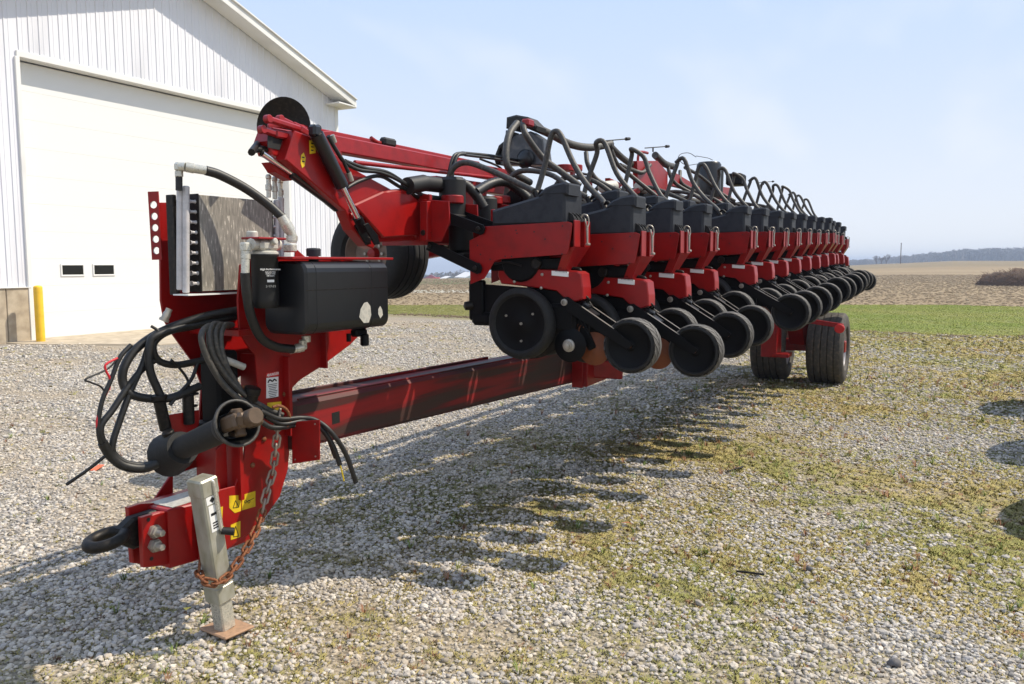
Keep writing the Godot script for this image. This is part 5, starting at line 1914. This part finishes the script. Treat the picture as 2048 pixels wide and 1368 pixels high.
	m.tube([V(-2.8, 2.081, -3.275), V(-2.8, 1.907, -3.406)], 0.0165, 12, 1)
	obj("cylinder_rod", m, mats.chrome, ma)
	m = M.new()
	m.tube([V(-2.8, 1.922, -3.394), V(-2.8, 1.855, -3.446)], 0.026, 10, 1)
	for x in [-2.775, -2.835]:
		m.prism([P(-3.401, 1.885), P(-3.439, 1.898), P(-3.519, 1.836), P(-3.539, 1.787), P(-3.495, 1.781)], V(x, 0, 0), FZ, FY, FX, 0.012, 0.002)
	obj("clevis", m, mats.black, ma)
	m = M.new()
	m.prism([P(-2.884, 2.167), P(-2.939, 2.149), P(-3.039, 2.118), P(-3.056, 2.099), P(-3.021, 2.091), P(-2.921, 2.123)], V(-2.97, 0, 0), FZ, FY, FX, 0.06, 0.004)
	obj("rod_bracket", m, mats.red, ma)
	# second arm lying back over the toolbar
	m = M.new()
	m.bar(V(-2.94, 2.315, -3.30), V(-2.94, 2.325, -5.3), 0.085, 0.085, 0.006)
	obj("upper_arm", m, mats.faded_red, ma)
	m = M.new()
	m.bar(V(-3.02, 2.385, -3.1), V(-3.02, 2.39, -5.0), 0.04, 0.03, 0.004)
	obj("fold_bar", m, mats.faded_red, ma)
	m = M.new()
	m.tube([V(-2.9, 2.232, -3.5), V(-2.9, 2.292, -5.1)], 0.0125, 8, 1)
	obj("tie_rod", m, mats.faded_red, ma)
	m = M.new()
	m.prism([P(-3.229, 2.362), P(-3.305, 2.373), P(-3.381, 2.284), P(-3.419, 2.183), P(-3.347, 2.202), P(-3.264, 2.27)], V(-2.99, 0, 0), FZ, FY, FX, 0.10, 0.005)
	obj("arm_bracket", m, mats.faded_red, ma)
	m = M.new()
	m.tube([V(-3, 2.407, -3.771), V(-3, 2.393, -3.817), V(-3, 2.389, -3.855)], 0.012, 8, 3)
	obj("arm_stop", m, mats.red, ma)
	m = M.new()
	m.box([V(-3, 2.402, -3.932)][0], V(0.05, 0.05, 0.12), 0.012)
	obj("arm_pad", m, mats.ink, ma)
	m = M.new()
	var dc := dep_disc()
	m.lathe([P(0, 0.05), P(0.05, 0.045), P(0.1, 0.028), P(0.155, 0.0), P(0.157, -0.004), P(0.1, 0.02), P(0.05, 0.036), P(0, 0.04)], dc, V(-0.25, 0.05, -0.9).normalized(), 40)
	obj("marker_disc", m, mats.dark_steel, ma)
	m = M.new()
	m.cyl(dc + V(0.02, 0, 0.02), dc + V(-0.03, -0.02, 0.08), 0.03, 12, 0.004)
	m.bar(dc + V(0, 0, 0.04), dc + V(-0.02, -0.12, 0.10), 0.05, 0.03, 0.005)
	obj("disc_hub", m, mats.red, ma)
	for q in [
		[0.011, [V(-2.8, 2.322, -3.176), V(-2.8, 2.26, -3.234), V(-2.8, 2.204, -3.302), V(-2.8, 2.177, -3.422), V(-2.8, 2.181, -3.593), V(-2.8, 2.151, -3.776), V(-2.8, 2.092, -3.973), V(-2.8, 2.084, -4.186)]],
		[0.011, [V(-2.8, 2.212, -3.302), V(-2.8, 2.192, -3.464), V(-2.8, 2.188, -3.661), V(-2.8, 2.134, -3.849), V(-2.8, 2.084, -4.025), V(-2.8, 2.079, -4.214), V(-2.8, 2.143, -4.317), V(-2.8, 2.269, -4.336), V(-2.8, 2.363, -4.39), V(-2.8, 2.386, -4.481)]],
		[0.011, [V(-2.82, 2.07, -3.321), V(-2.82, 2.123, -3.445), V(-2.82, 2.165, -3.619), V(-2.82, 2.12, -3.803), V(-2.82, 2.067, -4.027), V(-2.82, 2.074, -4.216), V(-2.82, 2.127, -4.301), V(-2.82, 2.253, -4.321), V(-2.82, 2.363, -4.38), V(-2.82, 2.394, -4.482)]],
		[0.010, [V(-2.8, 2.203, -3.294), V(-2.8, 2.155, -3.328), V(-2.8, 2.118, -3.347)]]]:
		m = M.new()
		m.tube(q[1], q[0], 8, 6)
		obj("hose", m, mats.hose, ma)
	m = M.new()
	m.tube([V(-2.8, 2.331, -3.206), V(-2.8, 2.296, -3.227)], 0.012, 8, 1)
	obj("hose_fitting", m, mats.steel, ma)
	m = M.new()
	m.tube([V(-2.8, 2.155, -3.328), V(-2.8, 2.113, -3.351)], 0.014, 8, 1)
	obj("hose_fitting", m, mats.steel, ma)

	# --- toolbar and what rides on it
	var bar := node("toolbar", pl)
	m = M.new()
	m.bar(V(-2.92, 1.93, -3.95), V(-2.86, 2.0, -14.5), 0.2, 0.2, 0.012)
	obj("main_tube", m, mats.red, bar)
	m = M.new()
	m.prism([P(-3.916, 2.042), P(-3.962, 2.048), P(-3.958, 1.819), P(-3.912, 1.815)], V(-2.76, 0, 0), FZ, FY, FX, 0.05, 0.003)
	m.box(V(-2.92, 1.94, -4.0), V(0.36, 0.3, 0.03), 0.004)
	obj("end_plate", m, mats.red, bar)
	m = M.new()
	m.bar(V(-3.15, 2.24, -4.6), V(-3.1, 2.33, -12.5), 0.1, 0.07, 0.006)
	for z in [-5.0, -6.4, -7.8, -9.2, -10.6, -12.0]:
		m.box(V(-3.05, 2.1, z), V(0.2, 0.28, 0.03), 0.004)
	obj("upper_rail", m, mats.red, bar)
	for q in [[V(-2.75, 2.012, -4.25), V(-2.75, 1.935, -4.249)]]:
		m = M.new()
		m.cyl(q[0] + V(0, 0.2, 0), q[1] - V(0, 0.02, 0), 0.085, 16, 0.02)
		obj("air_can", m, mats.ink, bar)
	m = M.new()
	m.cyl(V(-2.72, 1.9, -4.6), V(-2.72, 2.12, -4.6), 0.08, 16, 0.02)
	obj("air_can", m, mats.ink, bar)
	m = M.new()
	m.tube([V(-2.8, 2.129, -3.848), V(-2.8, 2.16, -4.016)], 0.05, 16, 1)
	obj("fan_duct", m, mats.ink, bar)
	m = M.new()
	m.tube([V(-2.8, 2.159, -4.005), V(-2.8, 2.163, -4.254)], 0.047, 16, 1)
	obj("fan_duct", m, mats.ink, bar)
	m = M.new()
	m.tube([V(-2.8, 2.151, -4.187), V(-2.78, 2.19, -4.299), V(-2.75, 2.179, -4.398), V(-2.7, 2.117, -4.451), V(-2.66, 2.039, -4.483)], 0.035, 14, 10, -1.0, 0.004)
	obj("ribbed_hose", m, mats.hose, bar)
	m = M.new()
	m.tube([V(-2.7, 2.132, -4.438), V(-2.7, 2.202, -4.629), V(-2.65, 2.223, -4.743), V(-2.6, 2.181, -4.826), V(-2.55, 2.123, -4.877)], 0.034, 14, 10, -1.0, 0.004)
	obj("ribbed_hose", m, mats.hose, bar)
	for q in [V(-2.72, 2.076, -4.204), V(-2.72, 2.103, -4.696), V(-2.72, 2.117, -4.798), V(-2.72, 2.435, -5.841), V(-2.72, 2.453, -6.013)]:
		m = M.new()
		m.cyl(q - FY * 0.03, q + FY * 0.02, 0.07, 14, 0.006)
		obj("manifold_flange", m, mats.red, bar)
	for q in [V(-2.9, 2.442, -6.208), V(-2.9, 2.459, -6.38), V(-2.9, 2.43, -6.762)]:
		m = M.new()
		m.box(q, V(0.03, 0.13, 0.06), 0.008)
		obj("manifold_flange", m, mats.red, bar)
	for q in [[V(-2.7, 2.65, -7.348), V(-2.7, 2.718, -7.961), V(-2.7, 2.635, -8.291), V(-2.7, 2.245, -8.314), V(-2.7, 2.168, -7.835), V(-2.7, 2.405, -7.387)], [V(-2.6, 2.428, -6.669), V(-2.6, 2.401, -7.007), V(-2.6, 2.28, -6.71)], [V(-2.7, 2.66, -8.548), V(-2.7, 2.58, -9.529), V(-2.7, 2.517, -9.47), V(-2.7, 2.509, -8.47)], [V(-2.6, 2.64, -9.942), V(-2.6, 2.694, -10.973), V(-2.6, 2.539, -11.134), V(-2.6, 2.445, -10.204)]]:
		m = M.new()
		m.prism(q.map(func(p): return P(p.z, p.y)), V(-2.72, 0, 0), FZ, FY, FX, 0.05, 0.004)
		obj("rack_frame", m, mats.red, bar)
	m = M.new()
	m.tube([V(-2.7, 2.576, -7.449), V(-2.7, 2.73, -7.47), V(-2.7, 2.762, -7.583), V(-2.7, 2.77, -7.729)], 0.014, 8, 3)
	obj("rack_frame", m, mats.red, bar)
	for z in [-6.9, -8.4, -9.9, -11.4]:
		m = M.new()
		m.box(V(-2.82, 2.18, z), V(0.2, 0.2, 0.14), 0.008)
		m.bar(V(-2.8, 2.2, z), V(-2.6, 2.36, z - 0.3), 0.05, 0.05, 0.005)
		obj("rack_frame", m, mats.red, bar)
	# main air ducts above the toolbar
	m = M.new()
	m.tube([V(-2.9, 2.744, -5.503), V(-2.85, 2.704, -5.834), V(-2.8, 2.657, -6.107), V(-2.75, 2.663, -6.406), V(-2.7, 2.734, -6.758)], 0.032, 14, 8)
	obj("air_duct", m, mats.hose_dusty, bar)
	m = M.new()
	m.tube([V(-2.7, 2.719, -6.711), V(-2.72, 2.64, -7.162), V(-2.75, 2.59, -7.806)], 0.03, 12, 6)
	obj("air_duct", m, mats.hose_dusty, bar)
	m = M.new()
	m.tube([V(-2.7, 2.777, -7.958), V(-2.7, 2.722, -8.286), V(-2.7, 2.727, -8.633)], 0.036, 12, 6)
	obj("air_duct", m, mats.hose_dusty, bar)
	m = M.new()
	m.tube([V(-2.75, 2.45, -8.3), V(-2.72, 2.42, -9.6), V(-2.75, 2.5, -11.0), V(-2.72, 2.42, -12.6), V(-2.75, 2.4, -13.6)], 0.034, 12, 8)
	obj("air_duct", m, mats.hose_dusty, bar)
	m = M.new()
	m.tube([V(-2.88, 2.717, -5.338), V(-2.86, 2.607, -5.179), V(-2.84, 2.454, -5.098), V(-2.82, 2.349, -5.121), V(-2.8, 2.283, -5.395)], 0.026, 12, 8)
	obj("air_hose", m, mats.hose_dusty, bar)
	m = M.new()
	m.tube([V(-2.86, 2.724, -5.395), V(-2.8, 2.623, -5.329), V(-2.72, 2.468, -5.442), V(-2.6, 2.367, -5.495), V(-2.45, 2.253, -5.526)], 0.024, 12, 8)
	obj("air_hose", m, mats.hose_dusty, bar)
	for q in [
		[V(-2.7, 2.594, -6.207), V(-2.66, 2.485, -6.158), V(-2.6, 2.366, -6.219), V(-2.4, 2.26, -6.272)],
		[V(-2.7, 2.682, -6.76), V(-2.66, 2.556, -6.831), V(-2.6, 2.479, -6.978), V(-2.4, 2.293, -7.121)],
		[V(-2.72, 2.581, -7.035), V(-2.7, 2.562, -7.311), V(-2.65, 2.55, -7.451), V(-2.66, 2.647, -7.694)],
		[V(-2.7, 2.747, -8.369), V(-2.66, 2.611, -8.337), V(-2.6, 2.511, -8.413), V(-2.4, 2.383, -8.574)],
		[V(-2.7, 2.703, -8.819), V(-2.66, 2.568, -8.733), V(-2.6, 2.503, -8.977), V(-2.4, 2.384, -8.979)],
		[V(-2.7, 2.76, -9.005), V(-2.66, 2.708, -9.482), V(-2.55, 2.551, -9.996), V(-2.4, 2.452, -10.148)]]:
		m = M.new()
		m.tube(q, 0.02, 10, 6)
		obj("air_hose", m, mats.hose_dusty, bar)
	m = M.new()
	m.tube([V(-3, 2.439, -4.768), V(-3, 2.466, -5.181), V(-3, 2.477, -5.61), V(-3, 2.482, -6.144), V(-3, 2.501, -6.994)], 0.012, 8, 4)
	obj("cable_loom", m, mats.hose, bar)
	m = M.new()
	m.tube([V(-2.95, 2.417, -4.72), V(-2.95, 2.436, -5.131), V(-2.95, 2.443, -5.599), V(-2.95, 2.453, -6.335)], 0.010, 8, 4)
	obj("cable_loom", m, mats.hose, bar)
	m = M.new()
	m.tube([V(-2.98, 2.42, -4.969), V(-2.95, 2.383, -5.204), V(-2.9, 2.292, -5.228)], 0.008, 6, 4)
	obj("cable_loom", m, mats.hose, bar)
	m = M.new()
	m.tube([V(-2.7, 2.313, -6.808), V(-2.7, 2.378, -6.891), V(-2.7, 2.343, -7.017), V(-2.7, 2.279, -6.944), V(-2.7, 2.292, -6.82)], 0.012, 8, 4)
	obj("cable_loom", m, mats.hose, bar)
	for q in [[V(-2.7, 2.737, -6.583), V(-2.7, 2.826, -7.128), V(-2.7, 2.738, -6.794), V(-2.7, 2.769, -6.793)], [V(-2.7, 2.809, -7.653), V(-2.7, 2.906, -8.308), V(-2.7, 2.8, -7.894), V(-2.7, 2.844, -7.892)], [V(-2.7, 2.937, -12.951), V(-2.7, 3.045, -14.008), V(-2.7, 2.927, -13.294), V(-2.7, 2.974, -13.287)]]:
		m = M.new()
		m.tube([q[0], q[1]], 0.006, 6, 1)
		m.tube([q[2], q[3]], 0.008, 6, 1)
		m.tube([q[1], q[1] + (q[1] - q[0]).normalized() * 0.09], 0.016, 8, 1, 0.014)
		obj("latch_handle", m, mats.ink, bar)
	m = M.new()
	m.tube([V(-2.7, 2.853, -9.506), V(-2.7, 2.792, -9.042), V(-2.7, 2.827, -8.754), V(-2.7, 2.891, -8.843), V(-2.7, 2.938, -9.149), V(-2.7, 2.926, -9.437)], 0.004, 5, 6)
	m.tube([V(-2.7, 2.938, -9.436), V(-2.7, 2.972, -9.94), V(-2.7, 2.973, -10.175)], 0.004, 5, 3)
	obj("wire_loop", m, mats.ink, bar)
	var ct := [V(-2.7, 2.925, -10.013), V(-2.7, 2.64, -10.039)]
	m = M.new()
	m.lathe([P(0, 0), P(0.145, 0), P(0.15, 0.02), P(0.15, 0.40), P(0.13, 0.43), P(0, 0.435)], V(ct[0].x, ct[0].y - 0.43, ct[0].z), FY, 24)
	obj("air_tank", m, mats.tank, bar)
	m = M.new()
	m.lathe([P(0, 0), P(0.07, 0), P(0.075, 0.38), P(0, 0.385)], V(ct[0].x + 0.05, ct[0].y - 0.43, ct[0].z - 0.24), FY, 18)
	obj("air_tank", m, mats.tank, bar)
	m = M.new()
	m.box([V(-2.7, 2.84, -11.442)][0], V(0.22, 0.16, 0.3), 0.02)
	obj("control_box", m, mats.black, bar)
	m = M.new()
	m.box([V(-2.7, 2.416, -7.527)][0] + V(0, -0.12, 0), V(0.2, 0.2, 0.4), 0.02)
	obj("control_box", m, mats.black, bar)
	m = M.new()
	m.box(V(-2.75, 2.12, -5.6), V(0.25, 0.2, 0.5), 0.03)
	obj("control_box", m, mats.black, bar)
	m = M.new()
	m.box(V(-2.75, 2.12, -9.0), V(0.25, 0.25, 0.7), 0.03)
	obj("control_box", m, mats.black, bar)
	m = M.new()
	m.box(V(-2.75, 2.15, -10.9), V(0.25, 0.25, 0.8), 0.03)
	obj("control_box", m, mats.black, bar)
	m = M.new()
	m.cyl([V(-2.6, 2.314, -6.329)][0], [V(-2.6, 2.348, -6.589)][0], 0.05, 14, 0.015)
	obj("valve_body", m, mats.cast, bar)
	m = M.new()
	m.cyl([V(-2.6, 2.397, -7.179)][0], [V(-2.6, 2.377, -7.388)][0], 0.04, 12, 0.01)
	obj("valve_body", m, mats.cast, bar)
	m = M.new()
	m.tube([V(-2.5, 1.72, -4.5), V(-2.48, 1.76, -7.5), V(-2.46, 1.82, -11.0), V(-2.45, 1.86, -14.2)], 0.085, 10, 4)
	obj("hose_trunk", m, mats.black, bar)
	m = M.new()
	m.tube([V(-2.66, 2.12, -4.9), V(-2.62, 2.15, -7.5), V(-2.6, 2.2, -11.0), V(-2.58, 2.24, -14.2)], 0.075, 10, 4)
	obj("hose_trunk", m, mats.black, bar)
	# seed tower
	var tw2 := node("seed_tower", pl)
	m = M.new()
	m.prism([P(-3.102, 2.629), P(-3.039, 2.678), P(-2.907, 2.698), P(-2.799, 2.63), P(-2.768, 2.432), P(-3.174, 2.456), P(-3.183, 2.553), P(-3.156, 2.61)], V(0, 0, -5.72), FX, FY, FZ, 0.12, 0.008)
	obj("panel", m, mats.tower, tw2)
	m = M.new()
	m.prism([P(-3.102, 2.729), P(-3.097, 2.813), P(-3.013, 2.825), P(-2.908, 2.8), P(-2.83, 2.726), P(-2.838, 2.693), P(-2.908, 2.744), P(-2.995, 2.751), P(-3.022, 2.707)], V(0, 0, -5.74), FX, FY, FZ, 0.18, 0.012)
	m.prism([P(-3.102, 2.714), P(-3.075, 2.711), P(-3.084, 2.624), P(-3.156, 2.571), P(-3.192, 2.457), P(-3.211, 2.505), P(-3.165, 2.603), P(-3.111, 2.637)], V(0, 0, -5.74), FX, FY, FZ, 0.18, 0.006)
	obj("cap", m, mats.ink, tw2)
	m = M.new()
	m.box([V(-2.83, 2.725, -5.418)][0], V(0.06, 0.05, 0.1), 0.008)
	obj("outlet", m, mats.faded_red, tw2)
	m = M.new()
	m.lathe([P(0, 0.03), P(0.05, 0.025), P(0.075, 0.0), P(0, 0)], [V(-2.94, 2.486, -5.58)][0], FZ, 16)
	obj("knob", m, mats.tank, tw2)

	# --- lift wheel raised beside the tongue
	var lw := node("lift_wheel", pl)
	wheel(lw, [V(-4.069, 1.758, -4.998)][0] + V(0, 0, -0.2), FZ, 0.372, 0.42)
	m = M.new()
	m.bar(V(-4.1, 1.76, -5.7), V(-3.15, 1.9, -5.7), 0.1, 0.12, 0.01)
	m.cyl(V(-4.1, 1.76, -5.72), V(-4.1, 1.76, -5.3), 0.07, 14, 0.01)
	obj("wheel_arm", m, mats.red, lw)

	# --- transport wheels at the rear
	for q in [V(-1.475, 0.5, -11.98), V(-2.24, 0.5, -12.02)]:
		var tr := node("transport_wheel", pl)
		wheel(tr, q, FX, 0.5, 0.49)
	var ra := node("rear_axle", pl)
	m = M.new()
	m.box(V(-1.9, 0.52, -12.0), V(1.3, 0.16, 0.16), 0.01)
	m.bar(V(-1.85, 0.55, -11.95), V(-1.95, 1.6, -11.7), 0.24, 0.2, 0.01)
	m.bar(V(-1.95, 1.6, -11.7), V(-2.9, 1.9, -11.7), 0.2, 0.24, 0.01)
	m.bar(V(-3.0, 0.66, -11.9), V(-2.5, 0.6, -12.0), 0.2, 0.2, 0.01)
	obj("axle", m, mats.red, ra)
	m = M.new()
	m.box(V(-2.14, 0.66, -11.2), V(0.20, 0.5, 0.04), 0.006)
	m.box(V(-2.05, 0.66, -11.35), V(0.03, 0.5, 0.34), 0.006)
	m.box(V(-1.98, 0.44, -11.3), V(0.22, 0.05, 0.28), 0.006)
	obj("step_bracket", m, mats.red, ra)
	m = M.new()
	m.bar([V(-1.67, 0.925, -11.2)][0], [V(-1.199, 0.876, -11.1)][0], 0.05, 0.06, 0.006)
	obj("lamp_bar", m, mats.red, ra)
	m = M.new()
	m.lathe([P(0, 0.02), P(0.05, 0.018), P(0.062, 0.006), P(0.062, -0.02), P(0, -0.02)], [V(-1.238, 0.843, -11.08)][0], FZ, 20)
	obj("reflector", m, mats.decal_red, ra)

	# --- the row units: the outer rank, and the raised inner rank between its rows
	var kinds := [[], []]
	for q in 4:
		kinds[0].append(row_unit(1, q))
		kinds[1].append(row_unit(2, q))
	var a := [[-1.56, 1.865, -4.505], [-1.56, 1.892, -5.255], [-1.56, 1.914, -5.995]]
	var tops := [1.946, 1.971, 1.988, 2.012, 2.037, 2.053, 2.073, 2.10]
	for i in 8:
		a.append([-1.44, tops[i], -6.785 - 0.729 * i])
	a.append_array([[-1.5, 2.10, -12.74], [-1.5, 2.11, -13.42], [-1.5, 2.075, -14.1]])
	var b := [[-1.81, 1.915, -4.125], [-1.81, 1.935, -4.88], [-1.81, 1.955, -5.625], [-1.8, 1.975, -6.39]]
	for i in 7:
		b.append([-1.69, 2.0 + 0.019 * i, -7.15 - 0.729 * i])
	b.append_array([[-1.72, 2.14, -12.32], [-1.75, 2.15, -13.08], [-1.75, 2.15, -13.76]])
	for k in 2:
		for i in (a if k == 0 else b).size():
			var q: Array = (a if k == 0 else b)[i]
			var src: Node3D = kinds[k][i % 4]
			var u: Node3D = src if i < 4 else src.duplicate()
			u.position = V(q[0], q[1], q[2])
			u.rotation = V(0, 0, 0.006 * sin(i * 2.3 + k))
			u.name = "row_unit"
			pl.add_child(u, true)

	# set the whole on its base point
	pl.position = ref
	for c in pl.get_children():
		c.position -= ref


func dep_disc() -> Vector3:
	return [V(-3.13, 2.395, -3.208)][0]


func fin_material() -> StandardMaterial3D:
	# crushed and dusty cooling fins
	var nz := FastNoiseLite.new()
	nz.seed = 3
	nz.frequency = 0.05
	var im := Image.create_empty(256, 256, false, Image.FORMAT_RGB8)
	for y in 256:
		for x in 256:
			var f := 0.5 + 0.5 * sin(x * TAU / 4.0)
			var g := 0.75 + 0.25 * sin(y * TAU / 8.0)
			var n := nz.get_noise_2d(x * 3.0, y * 0.45)
			var v := clampf(0.56 + 0.07 * (f - 0.5) * g + 0.14 * n, 0.1, 0.9)
			if n > 0.45:
				v = 0.82
			im.set_pixel(x, y, Color(v * 0.98, v * 0.945, v * 0.88))
	var m := mat(Color(1, 1, 1), 0.55, 0.25, ImageTexture.create_from_image(im), V(2.1, 2.1, 2.1))
	return m


# a pneumatic wheel: ribbed tyre, rim, hub and nuts
func wheel(o: Node3D, c: Vector3, ax: Vector3, r: float, w: float) -> void:
	var m := M.new()
	var h := w * 0.5
	var pr := [P(r * 0.56, h * 0.80), P(r * 0.62, h * 0.96), P(r * 0.78, h * 1.0), P(r * 0.92, h * 0.93), P(r * 0.985, h * 0.80)]
	for i in 4:
		var g := h * (0.52 - 0.347 * i)
		pr.append_array([P(r * 0.995, g + h * 0.035), P(r * 0.955, g + h * 0.025), P(r * 0.955, g - h * 0.025), P(r * 0.997, g - h * 0.035)])
	pr.append_array([P(r * 0.985, -h * 0.80), P(r * 0.92, -h * 0.93), P(r * 0.78, -h), P(r * 0.62, -h * 0.96), P(r * 0.56, -h * 0.8)])
	m.lathe(pr, c, ax, 48)
	obj("tyre", m, mats.road_tyre if r > 0.4 else mats.rubber, o)
	m = M.new()
	m.lathe([P(r * 0.57, h * 0.82), P(r * 0.54, h * 0.84), P(r * 0.52, h * 0.7), P(r * 0.46, h * 0.4), P(r * 0.3, h * 0.3), P(0, h * 0.3), P(0, -h * 0.3), P(r * 0.5, -h * 0.4), P(r * 0.54, -h * 0.84), P(r * 0.57, -h * 0.82)], c, ax, 36)
	obj("rim", m, mats.old_rim if r < 0.4 else mats.alu, o)
	m = M.new()
	m.lathe([P(0, h * 0.55), P(r * 0.1, h * 0.52), P(r * 0.14, h * 0.3), P(0, h * 0.3)], c, ax, 18)
	obj("hub", m, mats.red, o)
	m = M.new()
	var s := ax.cross(Vector3.UP).normalized()
	for i in 8:
		var d := s * cos(TAU * i / 8.0) * r * 0.23 + Vector3.UP * sin(TAU * i / 8.0) * r * 0.23
		m.cyl(c + d + ax * h * 0.29, c + d + ax * h * 0.4, r * 0.035, 6)
	obj("wheel_nut", m, mats.steel, o, "stuff")


# ---------------------------------------------------------------- chain and litter
func link(m: M, a: Vector3, b: Vector3, flat: Vector3) -> void:
	var d := (b - a).normalized()
	var s := (flat - d * flat.dot(d)).normalized()
	var l := a.distance_to(b) * 0.5 + 0.011
	var c := (a + b) * 0.5
	var w := 0.0155
	var p := []
	for i in 12:
		var t := TAU * i / 12.0
		var e := cos(t)
		p.append(c + d * (signf(e) * (l - w) + e * w) + s * sin(t) * w)
	m.tube(p, 0.0066, 7, 1, -1.0, 0.0, true)


func loose_things() -> void:
	var ch := thing("safety_chain", "steel chain, rusty below, hanging from the tongue and looped round the jack stand", "chain", V(-2.82, 0.3, -2.5))
	var path := [V(-2.8, 0.975, -2.792), V(-2.8, 0.909, -2.777), V(-2.82, 0.785, -2.776), V(-2.84, 0.672, -2.772), V(-2.84, 0.584, -2.729), V(-2.82, 0.47, -2.664), V(-2.77, 0.402, -2.552), V(-2.76, 0.344, -2.476), V(-2.755, 0.302, -2.412), V(-2.75, 0.291, -2.363), V(-2.76, 0.296, -2.312), V(-2.81, 0.317, -2.307), V(-2.87, 0.325, -2.347), V(-2.89, 0.38, -2.378)]
	var m := M.new()
	var sm: Array = m.smooth_path(path, 12)
	var at := [sm[0]]
	for p in sm:
		if p.distance_to(at[-1]) > 0.041:
			at.append(p)
	for i in at.size() - 1:
		var lk := M.new()
		var f := V(0.75, 0.1, 0.65) if i % 2 == 0 else V(-0.65, 0.15, 0.75)
		link(lk, at[i] - ch.position, at[i + 1] - ch.position, f)
		obj("link", lk, mats.rust if i > at.size() * 0.42 else mats.chain_steel, ch)
	var hk := M.new()
	hk.tube([V(-2.79, 1.002, -2.735), V(-2.775, 1.005, -2.768), V(-2.77, 0.974, -2.811), V(-2.77, 0.923, -2.826), V(-2.775, 0.894, -2.804)].map(func(q): return q - ch.position), 0.008, 8, 4)
	obj("shackle", hk, mats.rust, ch)

	m = M.new()
	m.tube([V(-0.948, 0, -4.259), V(-0.877, 0, -4.274), V(-0.805, 0, -4.282)].map(func(q): return q + V(0, 0.022, 0)), 0.006, 6, 2)
	tag(obj("twig", m, mats.dark_steel), "dark straight stick lying on the mossy gravel in the right foreground", "stick")
	m = M.new()
	m.tube([V(-1.501, 0, -6.34), V(-1.459, 0, -6.451), V(-1.427, 0, -6.559)].map(func(q): return q + V(0, 0.022, 0)), 0.007, 6, 2)
	m.tube([V(-1.459, 0, -6.415), V(-1.413, 0, -6.494)].map(func(q): return q + V(0, 0.03, 0)), 0.005, 6, 1)
	tag(obj("twig", m, mats.dark_steel), "short forked stick lying right of the wheel shadows", "stick")
	m = M.new()
	for q in [V(-1.757, 0, -4.732)]:
		m.face(q + V(-0.03, 0.024, 0.01), q + V(0.02, 0.034, 0.012), q + V(0.005, 0.026, -0.02), FY)
		m.face(q + V(0.02, 0.034, 0.012), q + V(0.045, 0.022, -0.004), q + V(0.005, 0.026, -0.02), FY)
	tag(obj("scrap", m, mats.decal_red), "red scrap of plastic on the gravel beside the wheel shadows", "litter")
	m = M.new()
	for q in [V(-6.049, 0, -3.992)]:
		m.box(q + V(0, 0.02, 0), V(0.05, 0.004, 0.12), 0.0, Basis(FY, 0.4) * Basis(FX, 0.15))
	tag(obj("scrap", m, mat(Color(0.85, 0.42, 0.28), 0.7)), "orange scrap lying on the gravel left of the hoses", "litter")
	m = M.new()
	for q in [V(-3.144, 0, -2.492)]:
		m.face(q + V(-0.025, 0.03, 0.0), q + V(0.02, 0.035, 0.02), q + V(0.0, 0.03, -0.03), FY)
	tag(obj("leaf", m, mats.wire_yellow), "small yellow leaf on the gravel left of the jack foot", "leaf")
	for q in [[0, 1788, 1335, 0.026], [1, 1618, 1144, 0.018]]:
		m = M.new()
		var nz := FastNoiseLite.new()
		nz.seed = 4 + q[0]
		nz.frequency = 0.1
		m.ball(Vector3.ZERO, V(1.0, 0.75, 0.85) * q[3], 6, 0.6, nz)
		var st := obj("dark_stone", m, mat(Color(0.38, 0.37, 0.37), 0.9))
		st.position = [V(-0.134, 0, -3.568), V(-0.608, 0, -4.494)][q[0]] + V(0, 0.02, 0)
		tag(st, ["large dark stone near the lower right corner of the gravel", "dark stone on the mossy patch in the right middle ground"][q[0]], "stone")

	# a second machine parked to the right of the camera: only its shadow reaches into the picture
	var im := thing("parked_drill", "second implement parked right of the planter, its wheels shading the moss", "implement", V(1.2, 0, -8.6))
	var fr := M.new()
	fr.bar(V(0.75, 0.9, 3.4), V(0.75, 0.9, -3.2), 0.25, 0.3, 0.02)
	for z in [2.0, -0.1, -2.6]:
		fr.cyl(V(0.1, 0.5, z), V(0.75, 0.5, z), 0.05, 10)
		fr.box(V(0.75, 0.7, z), V(0.15, 0.5, 0.15), 0.01)
	obj("frame", fr, mats.red, im)
	var bd := M.new()
	bd.box(V(0.3, 0.62, -0.3), V(0.5, 0.5, 4.6), 0.03)
	obj("body", bd, mats.black, im)
	for z in [2.0, -0.1, -2.6]:
		var wn := node("wheel", im)
		wheel(wn, V(0.0, 0.58, z), FX, 0.58, 0.4)
